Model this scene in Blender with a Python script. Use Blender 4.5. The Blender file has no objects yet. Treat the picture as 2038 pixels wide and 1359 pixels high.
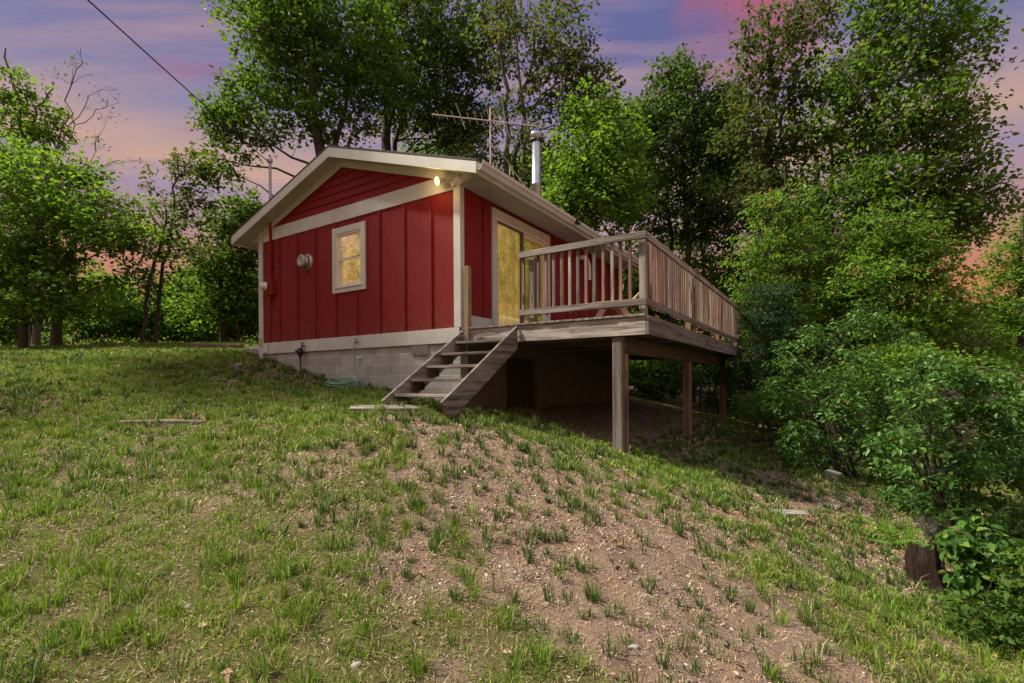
import bpy, math, random
import numpy as np
from mathutils import Vector

random.seed(7)
SC = bpy.context.scene
COL = SC.collection
F, CX, HY = 971.0, 1019.0, 757.0            # focal length, centre column and horizon row of the photograph (2038 px wide)

# ------------------------------------------------------------------ helpers
def lin(r, g, b):
    f = lambda c: (c / 12.92 if c <= .04045 else ((c + .055) / 1.055) ** 2.4)
    return (f(r / 255), f(g / 255), f(b / 255), 1)

def tag(o, label=None, cat=None, group=None, kind=None):
    if label: o['label'] = label
    if cat: o['category'] = cat
    if group: o['group'] = group
    if kind: o['kind'] = kind
    return o

class MB:
    """collects boxes, prisms, tubes and lathes into ONE mesh"""
    def __init__(s): s.v = []; s.f = []; s.sm = []
    def add(s, vs, fs, smooth=False):
        n = len(s.v); s.v += [tuple(p) for p in vs]; s.f += [tuple(i + n for i in f) for f in fs]; s.sm += [smooth] * len(fs)
        return s
    def box(s, x0, x1, y0, y1, z0, z1):
        if x0 > x1: x0, x1 = x1, x0
        if y0 > y1: y0, y1 = y1, y0
        if z0 > z1: z0, z1 = z1, z0
        return s.add([(x0,y0,z0),(x1,y0,z0),(x1,y1,z0),(x0,y1,z0),(x0,y0,z1),(x1,y0,z1),(x1,y1,z1),(x0,y1,z1)],
              [(0,3,2,1),(4,5,6,7),(0,1,5,4),(1,2,6,5),(2,3,7,6),(3,0,4,7)])
    def prism(s, pts, d):
        """polygon pts (3d), extruded by vector d"""
        n = len(pts); a = [Vector(p) for p in pts]; d = Vector(d); b = [p + d for p in a]
        nrm = (a[1]-a[0]).cross(a[2]-a[1])
        fs = [tuple(range(n))[::-1], tuple(range(n, 2*n))] + [(i, (i+1) % n, n+(i+1) % n, n+i) for i in range(n)]
        if nrm.dot(d) < 0: fs = [f[::-1] for f in fs]
        return s.add(a + b, fs)
    def tube(s, pts, r, n=8, caps=True):
        pts = [Vector(p) for p in pts]; m = len(pts)
        rs = r if isinstance(r, (list, tuple)) else [r] * m
        vs = []; ref = None
        for i, p in enumerate(pts):
            t = (pts[min(i+1, m-1)] - pts[max(i-1, 0)]).normalized()
            if ref is None:
                ref = t.orthogonal().normalized()
            ref = (ref - t * ref.dot(t)).normalized(); b = t.cross(ref)
            for k in range(n):
                a = 2*math.pi*k/n
                vs.append(p + (ref*math.cos(a) + b*math.sin(a)) * rs[i])
        fs = [(i*n+k, i*n+(k+1) % n, (i+1)*n+(k+1) % n, (i+1)*n+k) for i in range(m-1) for k in range(n)]
        s.add(vs, fs, True)
        if caps: s.add(vs[:n], [tuple(range(n))[::-1]]); s.add(vs[-n:], [tuple(range(n))])
        return s
    def lathe(s, prof, c, axis=(0,0,1), n=20):
        """prof: list of (radius, height along axis)"""
        ax = Vector(axis).normalized(); u = ax.orthogonal().normalized(); w = ax.cross(u); c = Vector(c); vs = []
        for r, h in prof:
            for k in range(n):
                a = 2*math.pi*k/n; vs.append(c + ax*h + (u*math.cos(a) + w*math.sin(a))*max(r, 1e-4))
        m = len(prof)
        s.add(vs, [(i*n+k, i*n+(k+1) % n, (i+1)*n+(k+1) % n, (i+1)*n+k) for i in range(m-1) for k in range(n)], True)
        return s
    def build(s, name, mat, parent=None, off=(0,0,0), bevel=0):
        me = bpy.data.meshes.new(name)
        ox, oy, oz = off
        me.from_pydata([(x-ox, y-oy, z-oz) for x, y, z in s.v], [], s.f)
        me.polygons.foreach_set('use_smooth', s.sm); me.materials.append(mat); me.update()
        o = bpy.data.objects.new(name, me); COL.objects.link(o)
        if parent: o.parent = parent
        if bevel:
            b = o.modifiers.new('bevel', 'BEVEL'); b.width = bevel; b.segments = 2; b.limit_method = 'ANGLE'; b.angle_limit = .7
        return o

def np_mesh(name, verts, quads, mat, smooth=False, ngon=4):
    me = bpy.data.meshes.new(name)
    nv, nf = len(verts), len(quads)
    me.vertices.add(nv); me.vertices.foreach_set('co', np.ascontiguousarray(verts, dtype=np.float32).ravel())
    me.loops.add(nf*ngon); me.loops.foreach_set('vertex_index', np.ascontiguousarray(quads, dtype=np.int32).ravel())
    me.polygons.add(nf)
    me.polygons.foreach_set('loop_start', np.arange(nf, dtype=np.int32)*ngon)
    if smooth: me.polygons.foreach_set('use_smooth', np.ones(nf, dtype=bool))
    me.materials.append(mat); me.update(calc_edges=True); me.validate()
    return me

def obj(name, me, parent=None, loc=None):
    o = bpy.data.objects.new(name, me); COL.objects.link(o)
    if parent: o.parent = parent
    if loc is not None: o.location = loc
    return o

# ------------------------------------------------------------------ materials
class NT:
    def __init__(s, name):
        s.m = bpy.data.materials.new(name); s.m.use_nodes = True; s.t = s.m.node_tree; s.t.nodes.clear()
        s.out = s.n('ShaderNodeOutputMaterial')
    def n(s, typ, **kw):
        d = s.t.nodes.new(typ)
        for k, v in kw.items(): setattr(d, k, v)
        return d
    def l(s, a, b): s.t.links.new(a, b)
    def val(s, sock, v):
        if hasattr(v, 'is_linked') or isinstance(v, bpy.types.NodeSocket): s.l(v, sock)
        else: sock.default_value = v
    def math(s, op, a, b=0., c=None, clamp=False):
        d = s.n('ShaderNodeMath', operation=op, use_clamp=clamp); s.val(d.inputs[0], a); s.val(d.inputs[1], b)
        if c is not None: s.val(d.inputs[2], c)
        return d.outputs[0]
    def mix(s, f, a, b, blend='MIX'):
        d = s.n('ShaderNodeMix', data_type='RGBA', blend_type=blend); s.val(d.inputs[0], f); s.val(d.inputs[6], a); s.val(d.inputs[7], b)
        return d.outputs[2]
    def noise(s, vec, scale, detail=4, rough=.55, out=0):
        d = s.n('ShaderNodeTexNoise'); d.inputs['Scale'].default_value = scale; d.inputs['Detail'].default_value = detail; d.inputs['Roughness'].default_value = rough
        if vec is not None: s.l(vec, d.inputs['Vector'])
        return d.outputs[out]
    def map(s, vec, scale=(1,1,1), loc=(0,0,0), rot=(0,0,0)):
        d = s.n('ShaderNodeMapping'); s.l(vec, d.inputs[0])
        d.inputs['Scale'].default_value = scale; s.val(d.inputs['Location'], loc); d.inputs['Rotation'].default_value = rot
        return d.outputs[0]
    def ramp(s, f, stops, interp='LINEAR'):
        d = s.n('ShaderNodeValToRGB'); s.l(f, d.inputs[0]); cr = d.color_ramp; cr.interpolation = interp
        while len(cr.elements) < len(stops): cr.elements.new(.5)
        for e, (p, c) in zip(cr.elements, stops):
            e.position = p; e.color = c if hasattr(c, '__len__') else (c, c, c, 1)
        return d.outputs[0]
    def coord(s, which='Object'): return s.n('ShaderNodeTexCoord').outputs[which]
    def bump(s, h, strength=.3, dist=.01):
        d = s.n('ShaderNodeBump'); d.inputs['Strength'].default_value = strength; d.inputs['Distance'].default_value = dist; s.l(h, d.inputs['Height']); return d.outputs[0]
    def principled(s, col, rough=.6, metal=0., normal=None, spec=.5, **kw):
        d = s.n('ShaderNodeBsdfPrincipled'); s.val(d.inputs['Base Color'], col); s.val(d.inputs['Roughness'], rough); s.val(d.inputs['Metallic'], metal)
        d.inputs['Specular IOR Level'].default_value = spec
        if normal is not None: s.l(normal, d.inputs['Normal'])
        for k, v in kw.items(): s.val(d.inputs[k.replace('_', ' ')], v)
        return d.outputs[0]
    def done(s, sh): s.l(sh, s.out.inputs[0]); return s.m

def c4(r, g, b): return (r, g, b, 1)

def mat_plain(name, col, rough=.6, metal=0., var=.12, scale=12, bump=.1):
    t = NT(name); o = t.coord(); n = t.noise(o, scale, 5)
    k = t.mix(n, tuple(c*(1-var) for c in col[:3]) + (1,), tuple(min(1, c*(1+var)) for c in col[:3]) + (1,))
    return t.done(t.principled(k, rough, metal, t.bump(t.noise(o, scale*8, 3), bump, .004)))

def mat_siding():
    t = NT('red_painted_siding'); o = t.coord()
    big = t.noise(o, 1.3, 4); fine = t.noise(t.map(o, (60, 60, 7)), 1.0, 5); speck = t.noise(o, 90, 2)
    col = t.mix(big, c4(.145, .0095, .0095), c4(.232, .0155, .0150))
    col = t.mix(t.math('MULTIPLY', t.ramp(fine, [(.4, 0.), (.75, 1.)]), .45), col, c4(.34, .032, .034))
    col = t.mix(t.math('MULTIPLY', t.ramp(t.noise(t.map(o, (2.2, 2.2, .5)), 2.4, 5), [(.52, 0.), (.72, 1.)]), .35), col, c4(.13, .012, .016))
    col = t.mix(t.ramp(speck, [(.765, 0.), (.785, 1.)]), col, c4(.40, .25, .22))
    sz = t.n('ShaderNodeSeparateXYZ'); t.l(o, sz.inputs[0])
    low = t.math('SUBTRACT', 1., t.math('MULTIPLY', t.math('SUBTRACT', sz.outputs[2], 1.37), 2.2), clamp=True)
    col = t.mix(t.math('MULTIPLY', low, t.ramp(t.noise(o, 7, 6, .7), [(.42, 0.), (.66, .5)])), col, c4(.17, .085, .065))
    h = t.math('ADD', t.math('MULTIPLY', fine, .8), t.math('MULTIPLY', speck, .5))
    return t.done(t.principled(col, .62, 0, t.bump(h, .55, .008), .18))

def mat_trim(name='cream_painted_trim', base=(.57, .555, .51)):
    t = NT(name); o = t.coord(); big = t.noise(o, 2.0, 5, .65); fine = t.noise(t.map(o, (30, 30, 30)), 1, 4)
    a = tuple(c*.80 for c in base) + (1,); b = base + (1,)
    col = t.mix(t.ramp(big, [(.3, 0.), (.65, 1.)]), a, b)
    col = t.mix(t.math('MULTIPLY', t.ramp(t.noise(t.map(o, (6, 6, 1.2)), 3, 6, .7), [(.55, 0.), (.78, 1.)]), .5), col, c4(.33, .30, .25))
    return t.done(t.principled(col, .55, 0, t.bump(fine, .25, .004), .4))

def mat_wood(axis, name, cols=((.25, .205, .18), (.46, .41, .37), (.085, .065, .055)), dark=0.):
    """weathered boards with the grain along one axis of the object"""
    t = NT(name); o = t.coord(); inf = t.n('ShaderNodeObjectInfo').outputs['Random']
    off = t.n('ShaderNodeCombineXYZ'); r = t.math('MULTIPLY', inf, 37.)
    for i in range(3): t.l(r, off.inputs[i])
    sc = [1., 1., 1.]; sc[axis] = .055
    v = t.n('ShaderNodeVectorMath', operation='ADD'); t.l(o, v.inputs[0]); t.l(off.outputs[0], v.inputs[1]); v = v.outputs[0]
    g = t.map(v, tuple(sc))
    grain = t.noise(g, 70, 6, .7); band = t.noise(g, 16, 4, .6); blot = t.noise(v, 3.1, 4, .6)
    a, b, d = [x + (1,) for x in cols]
    col = t.mix(t.ramp(grain, [(.33, 0.), (.66, 1.)]), a, b)
    col = t.mix(t.math('MULTIPLY', t.ramp(band, [(.44, 0.), (.62, 1.)]), .85), col, d)
    col = t.mix(t.math('MULTIPLY', t.ramp(blot, [(.40, 0.), (.72, 1.)]), .55), col, tuple(.6*p + .4*q for p, q in zip(a[:3], (.20, .19, .185))) + (1,))
    # knots: dark swirls here and there
    sk = [1., 1., 1.]; sk[axis] = .45
    vo = t.n('ShaderNodeTexVoronoi'); t.l(t.map(v, tuple(sk)), vo.inputs['Vector']); vo.inputs['Scale'].default_value = 2.6
    kn = t.ramp(t.math('ADD', vo.outputs['Distance'], t.math('MULTIPLY', t.noise(v, 9, 3), .12)), [(.12, 1.), (.19, 0.)])
    col = t.mix(t.math('MULTIPLY', kn, .85), col, c4(.055, .04, .033))
    col = t.mix(t.ramp(t.noise(g, 34, 3, .5), [(.63, 0.), (.69, 1.)]), col, c4(.045, .035, .03))      # drying cracks
    tone = t.math('ADD', t.math('MULTIPLY', inf, .62), .50)
    col = t.mix(1., col, t.n('ShaderNodeCombineColor').outputs[0], 'MULTIPLY') if False else col
    hs = t.n('ShaderNodeHueSaturation'); t.l(col, hs.inputs['Color']); t.l(tone, hs.inputs['Value'])
    h = t.math('ADD', grain, t.math('MULTIPLY', band, .6))
    return t.done(t.principled(hs.outputs[0], .82, 0, t.bump(h, .6, .008), .25))

def mat_block():
    t = NT('concrete_block'); o = t.coord(); s = t.n('ShaderNodeSeparateXYZ'); t.l(o, s.inputs[0])
    c = t.n('ShaderNodeCombineXYZ'); t.l(t.math('ADD', s.outputs[0], s.outputs[1]), c.inputs[0]); t.l(s.outputs[2], c.inputs[1])
    br = t.n('ShaderNodeTexBrick'); t.l(c.outputs[0], br.inputs['Vector'])
    br.inputs['Scale'].default_value = 1; br.inputs['Brick Width'].default_value = .4; br.inputs['Row Height'].default_value = .2; br.inputs['Mortar Size'].default_value = .008
    br.inputs['Mortar Smooth'].default_value = .3; br.inputs['Bias'].default_value = 0
    br.inputs['Color1'].default_value = c4(.33, .32, .305); br.inputs['Color2'].default_value = c4(.46, .445, .42); br.inputs['Mortar'].default_value = c4(.60, .58, .55)
    n = t.noise(o, 4, 6, .7); f = t.noise(o, 60, 3)
    col = t.mix(t.math('MULTIPLY', t.ramp(n, [(.4, 0.), (.7, 1.)]), .6), br.outputs['Color'], c4(.21, .19, .175))
    col = t.mix(t.math('MULTIPLY', t.ramp(t.noise(t.map(o, (3, 3, .8)), 2, 5), [(.5, 0.), (.75, 1.)]), .5), col, c4(.38, .33, .28))
    h = t.math('SUBTRACT', t.math('MULTIPLY', f, .4), br.outputs['Fac'])
    return t.done(t.principled(col, .9, 0, t.bump(h, .6, .01), .2))

def mat_leaf(name, a, b, c, trans=.55, rough=.55):
    """a, b: the two ends of the leaf-to-leaf colour range; c: an occasional odd leaf"""
    t = NT(name); g = t.n('ShaderNodeNewGeometry'); rnd = g.outputs['Random Per Island']
    clump = t.noise(t.coord(), 1.4, 3)
    f = t.math('ADD', t.math('MULTIPLY', rnd, .50), t.math('MULTIPLY', t.ramp(clump, [(.40, 0.), (.60, 1.)]), .50))
    col = t.mix(f, a + (1,), b + (1,))
    col = t.mix(t.ramp(t.math('FRACT', t.math('MULTIPLY', rnd, 17.3)), [(.93, 0.), (.96, 1.)]), col, c + (1,))
    p = t.principled(col, rough, 0, None, .22)
    tr = t.n('ShaderNodeBsdfTranslucent'); t.l(t.mix(1., col, c4(1.25, 1.2, .6), 'MULTIPLY'), tr.inputs[0])
    m = t.n('ShaderNodeMixShader'); m.inputs[0].default_value = trans; t.l(p, m.inputs[1]); t.l(tr.outputs[0], m.inputs[2])
    return t.done(m.outputs[0])

def mat_bark(name, a, b):
    t = NT(name); o = t.coord(); n = t.noise(t.map(o, (9, 9, 1.6)), 2.2, 6, .7); m = t.noise(o, 2.5, 4)
    col = t.mix(t.ramp(n, [(.35, 0.), (.65, 1.)]), a + (1,), b + (1,))
    col = t.mix(t.math('MULTIPLY', t.ramp(m, [(.5, 0.), (.7, 1.)]), .45), col, c4(.10, .115, .075))
    return t.done(t.principled(col, .9, 0, t.bump(n, .9, .03), .2))

def mat_glass(name, refl=.22, tint=(.97, .95, .9)):
    t = NT(name); tr = t.n('ShaderNodeBsdfTransparent'); tr.inputs[0].default_value = tint + (1,)
    gl = t.n('ShaderNodeBsdfGlossy'); gl.inputs['Roughness'].default_value = .01
    lw = t.n('ShaderNodeLayerWeight'); lw.inputs[0].default_value = .5
    f = t.math('ADD', t.math('MULTIPLY', t.math('POWER', lw.outputs['Facing'], 4.), .6), refl, clamp=True)
    m = t.n('ShaderNodeMixShader'); t.l(f, m.inputs[0]); t.l(tr.outputs[0], m.inputs[1]); t.l(gl.outputs[0], m.inputs[2])
    return t.done(m.outputs[0])

def mat_lit(name, col, strength, base=(.5, .4, .22)):
    t = NT(name); o = t.coord(); n = t.ramp(t.noise(t.map(o, (1, 1, .5)), 4.5, 6, .7), [(.34, 0.), (.66, 1.)])
    k = t.mix(n, (col[0]*.42, col[1]*.36, col[2]*.25, 1), tuple(c*1.25 for c in col) + (1,))  # mottle puts uneven lamp light and branch reflections into the glow
    return t.done(t.principled(base + (1,), .8, 0, None, .2, Emission_Color=k, Emission_Strength=strength))

M = {}
M['red'] = mat_siding()
M['trim'] = mat_trim()
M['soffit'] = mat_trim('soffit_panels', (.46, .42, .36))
M['wx'] = mat_wood(0, 'weathered_board_lengthwise')
M['wy'] = mat_wood(1, 'weathered_board_crosswise')
M['wz'] = mat_wood(2, 'weathered_post_upright')
M['wzb'] = mat_wood(2, 'brown_baluster_upright', ((.22, .115, .075), (.35, .215, .155), (.08, .040, .028)))
M['wznew'] = mat_wood(2, 'yellowed_post_upright', ((.33, .22, .12), (.42, .30, .18), (.22, .14, .08)))
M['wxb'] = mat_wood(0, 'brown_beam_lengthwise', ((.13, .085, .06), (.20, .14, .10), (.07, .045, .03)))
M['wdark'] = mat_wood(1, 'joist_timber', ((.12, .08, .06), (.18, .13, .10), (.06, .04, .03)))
M['block'] = mat_block()
M['shingle'] = mat_plain('dark_shingles', (.075, .068, .062), .95, 0, .35, 30, .5)
M['steel'] = mat_plain('galvanised_steel', (.40, .41, .42), .30, 1., .3, 7, .03)
M['alu'] = mat_plain('dull_aluminium', (.62, .50, .46), .55, .2, .15, 14, .05)
M['blackmetal'] = mat_plain('black_iron', (.02, .02, .021), .5, .3, .2, 20)
M['greyframe'] = mat_plain('dark_grey_frame', (.09, .095, .10), .45, .2)
M['vinyl'] = mat_plain('white_vinyl', (.72, .66, .54), .4, 0, .05)
M['glass'] = mat_glass('window_glass', .38)
M['glass2'] = mat_glass('door_glass_reflecting', .55)
M['blind'] = mat_lit('golden_lit_blind', (.82, .56, .18), .50)
M['curtain'] = mat_lit('golden_lit_curtain', (.78, .54, .16), .46)
M['room'] = mat_lit('lamp_lit_room', (.8, .48, .11), .3)
M['galv'] = mat_plain('grey_metal_vent', (.42, .39, .37), .45, .5, .15, 10)
M['whitepipe'] = mat_plain('white_plastic_pipe', (.66, .62, .57), .4)
M['hose'] = mat_plain('green_hose', (.16, .30, .19), .45, 0, .2, 30)
M['hosepipe'] = mat_plain('grey_green_pipe', (.17, .25, .20), .5)
M['cable'] = mat_plain('black_cable', (.012, .012, .013), .6)
M['tan'] = mat_plain('tan_painted_wood', (.50, .33, .24), .6, 0, .12, 9)
M['stone'] = mat_plain('grey_fieldstone', (.20, .18, .165), .9, 0, .3, 7, .6)
M['conc'] = mat_plain('pale_concrete_slab', (.28, .26, .24), .92, 0, .3, 6, .6)
M['barkdark'] = mat_bark('dark_bark', (.035, .029, .024), (.10, .085, .07))
M['barkgrey'] = mat_bark('grey_bark', (.075, .065, .055), (.17, .15, .13))
M['twig'] = mat_bark('bare_twig_bark', (.10, .085, .09), (.20, .17, .17))
M['void'] = mat_plain('unlit_cellar_interior', (.02, .018, .016), .9)
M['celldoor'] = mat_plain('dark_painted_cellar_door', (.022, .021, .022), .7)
M['leaf_bright'] = mat_leaf('maple_leaf_bright', (0.045, 0.107, 0.013), (0.190, 0.336, 0.043), (.22, .26, .04))
M['leaf_mid'] = mat_leaf('maple_leaf_mid', (0.034, 0.078, 0.012), (0.139, 0.250, 0.036), (.16, .20, .03))
M['leaf_dark'] = mat_leaf('oak_leaf_dark', (0.023, 0.050, 0.014), (0.097, 0.174, 0.036), (.11, .12, .03))
M['leaf_olive'] = mat_leaf('sparse_leaf_olive', (0.044, 0.070, 0.027), (0.109, 0.142, 0.043), (.13, .10, .04))
M['leaf_shrub'] = mat_leaf('shrub_leaf_bluegreen', (0.028, 0.085, 0.018), (0.110, 0.230, 0.042), (.16, .25, .04), .35, .35)
M['leaf_beech'] = mat_leaf('sapling_leaf_light', (0.080, 0.169, 0.027), (0.175, 0.304, 0.049), (.30, .16, .08))
M['needle'] = mat_leaf('fir_needles', (0.017, 0.049, 0.019), (0.047, 0.101, 0.032), (.05, .08, .02), .2, .5)
M['fern'] = mat_leaf('fern_frond', (.10, .23, .03), (.18, .34, .05), (.25, .3, .05))

# ------------------------------------------------------------------ terrain
O = np.array([-.84, 8.0]); D2 = np.array([.5419, .8405]); D1 = np.array([-.8405, .5419])
def H2W(s, t): p = O + s*D2 + t*D1; return float(p[0]), float(p[1])
CP = []
def cp(x, y, z): CP.append((x, y, z))
def cph(s, t, z): x, y = H2W(s, t); cp(x, y, z)
cp(0, 0, -1.66); cp(0, 2.4, -1.49); cp(-2.2, 2.1, -1.34); cp(2.85, 2.72, -1.70)
cph(-1.6, -1.12, -.47); cph(-1.6, -.08, -.36)
cph(0, 1.0, -.28); cph(0, 1.59, -.17); cph(0, 2.62, -.10); cph(0, 4.2, .17); cph(0, 5.82, .53)
cph(.3, 0, -.50); cph(6.9, 0, -.62); cph(3.5, 0, -.58); cph(7.3, 5.8, .6); cph(3.6, 5.8, .6)
cp(1.456, 6.64, -1.03); cp(3.51, 9.82, -1.16); cp(5.67, 13.18, -1.15)
cp(4.87, 7.5, -1.60); cp(3.45, 4.0, -1.82); cp(6.6, 6.0, -2.1); cp(6.5, 10, -1.75); cp(4.6, 3.2, -2.1)
cp(9.5, 14, -1.8); cp(14, 14, -1.7); cp(19, 19, -.55); cp(27, 28, .7); cp(12, 22, -1.2); cp(20, 13, -1.5)
cp(-23, 22, 1.55); cp(-5.1, 6.5, -.49); cp(-13, 20, 1.62); cp(-18, 12, .6); cp(-8, 13, .82); cp(-7, 4, -.85)
cp(-2.6, 4.6, -.85); cp(-.2, 4.4, -.93); cp(1.6, 4.6, -1.22)
cp(0, 26, .9); cp(-10, 34, 1.8); cp(12, 34, .3); cp(-30, 40, 2.2); cp(30, 45, 1.2); cp(0, 60, 1.4)
cp(0, -10, -2.8); cp(-16, -10, -1.6); cp(16, -10, -4.2); cp(-40, 0, .5); cp(45, 0, -3)
for a in range(0, 360, 30): cp(260*math.cos(math.radians(a)), 260*math.sin(math.radians(a)), 1.0)
CPA = np.array(CP)
def _U(r2): return np.where(r2 > 1e-9, .5*r2*np.log(np.maximum(r2, 1e-9)), 0)
def _fit():
    n = len(CPA); P = CPA[:, :2] / 10
    K = _U(((P[:, None]-P[None])**2).sum(-1)) + np.eye(n)*.002
    A = np.zeros((n+3, n+3)); A[:n, :n] = K; A[:n, n] = 1; A[:n, n+1:] = P; A[n, :n] = 1; A[n+1:, :n] = P.T
    return np.linalg.solve(A, np.concatenate([CPA[:, 2], np.zeros(3)]))
TPS = _fit()
def _bumps(x, y):
    return .018*np.sin(3.1*x+1.3*y+.5)*np.sin(2.3*y-1.1*x) + .012*np.sin(7.3*x-2*y)*np.sin(6.1*y+1.7*x) + .03*np.sin(.9*x+.4)*np.sin(1.1*y+.8*x)
def tz(x, y):
    x = np.atleast_1d(np.asarray(x, float)); y = np.atleast_1d(np.asarray(y, float)); sh = x.shape; x = x.ravel(); y = y.ravel()
    out = np.zeros(len(x)); P = CPA[:, :2]/10
    for i in range(0, len(x), 20000):
        q = np.stack([x[i:i+20000], y[i:i+20000]], 1)/10
        out[i:i+20000] = _U(((q[:, None]-P[None])**2).sum(-1)) @ TPS[:-3] + TPS[-3] + q @ TPS[-2:]
    return (out + _bumps(x, y)).reshape(sh)
def z1(x, y): return float(tz(x, y)[0])
def gp(u, v):
    """point of the ground seen at a pixel of the photograph"""
    Y = np.linspace(1.2, 60, 3000); X = (u-CX)/F*Y; Z = (HY-v)/F*Y
    d = Z - tz(X, Y); k = np.argmax(d < 0) if (d < 0).any() else len(Y)-1
    return float(X[k]), float(Y[k]), float(tz(X[k], Y[k])[0])
def at(u, v, Y): return (u-CX)/F*Y, Y, (HY-v)/F*Y

# value noise for masks
_rs = np.random.RandomState(3); _G = _rs.rand(128, 128)
def vnoise(x, y, sc):
    x = np.asarray(x)*sc+500; y = np.asarray(y)*sc+500; xi = np.floor(x).astype(int); yi = np.floor(y).astype(int); fx = x-xi; fy = y-yi
    fx = fx*fx*(3-2*fx); fy = fy*fy*(3-2*fy); g = lambda a, b: _G[a % 128, b % 128]
    return (g(xi, yi)*(1-fx)+g(xi+1, yi)*fx)*(1-fy) + (g(xi, yi+1)*(1-fx)+g(xi+1, yi+1)*fx)*fy
DIRT = [((950, 955), 1.0, .55), ((1090, 1030), .95, .6), ((1240, 1120), .8, .55), ((1050, 1200), .5, .45), ((1330, 1230), .6, .45), ((780, 945), .8, .4),
        ((850, 850), .55, .5), ((930, 1320), .35, .25), ((1500, 1320), .5, .35), ((520, 735), .8, .8), ((620, 745), .6, .7), ((290, 1200), .18, .35), ((260, 1080), .25, .35), ((330, 840), .5, .25),
        ((680, 1000), .5, .3), ((1500, 1110), .6, .3), ((1780, 1080), .5, .25), ((1230, 860), 1.0, .1), ((560, 900), .5, .2), ((100, 1290), .22, .35), ((720, 790), .45, .9), ((610, 765), .35, .6), ((780, 830), .4, .5), ((1480, 900), .5, .4), ((1420, 1010), .5, .35), ((1650, 1000), .5, .5), ((1850, 1210), .25, .4), ((140, 900), .3, .3), ((450, 1000), .25, .35), ((420, 1130), .2, .35), ((60, 1150), .2, .35)]
GREEN = [((150, 1180), .7, .35), ((420, 1280), .6, .3), ((60, 1020), .8, .2), ((350, 950), .8, .2), ((1180, 895), .7, .5), ((1330, 935), .6, .45), ((1000, 850), .4, .3), ((200, 1250), .8, .3), ((1350, 950), .5, .3), ((300, 700), 3., .3), ((640, 800), .9, .25)]
DIRTW = [(gp(*p)[:2], r, w) for p, r, w in DIRT]; GREENW = [(gp(*p)[:2], r, w) for p, r, w in GREEN]
def density(x, y):
    x = np.asarray(x, float); y = np.asarray(y, float)
    d = .60 + .6*(vnoise(x, y, .9)-.5) + .75*(vnoise(x, y, 2.9)-.5) + .22*np.clip((-x-1)/4, -1, 1)
    for (cx, cy), r, w in DIRTW: d = d - .62*w*np.exp(-((x-cx)**2+(y-cy)**2)/(r*r))
    for (cx, cy), r, w in GREENW: d = d + w*np.exp(-((x-cx)**2+(y-cy)**2)/(r*r))
    s = (x-O[0])*D2[0]+(y-O[1])*D2[1]; t = (x-O[0])*D1[0]+(y-O[1])*D1[1]
    under = np.clip(np.minimum(np.minimum(s+.1, 8.4-s), np.minimum(t+3.2, .2-t))*1.5, 0, 1)
    d = d - .50*under
    wood = np.clip((x-.42*y-2.4)/1.2, 0, 1)*np.clip((16-y)/3, 0, 1)
    d = d - .15*wood
    return np.clip(d, 0, 1)

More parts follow.
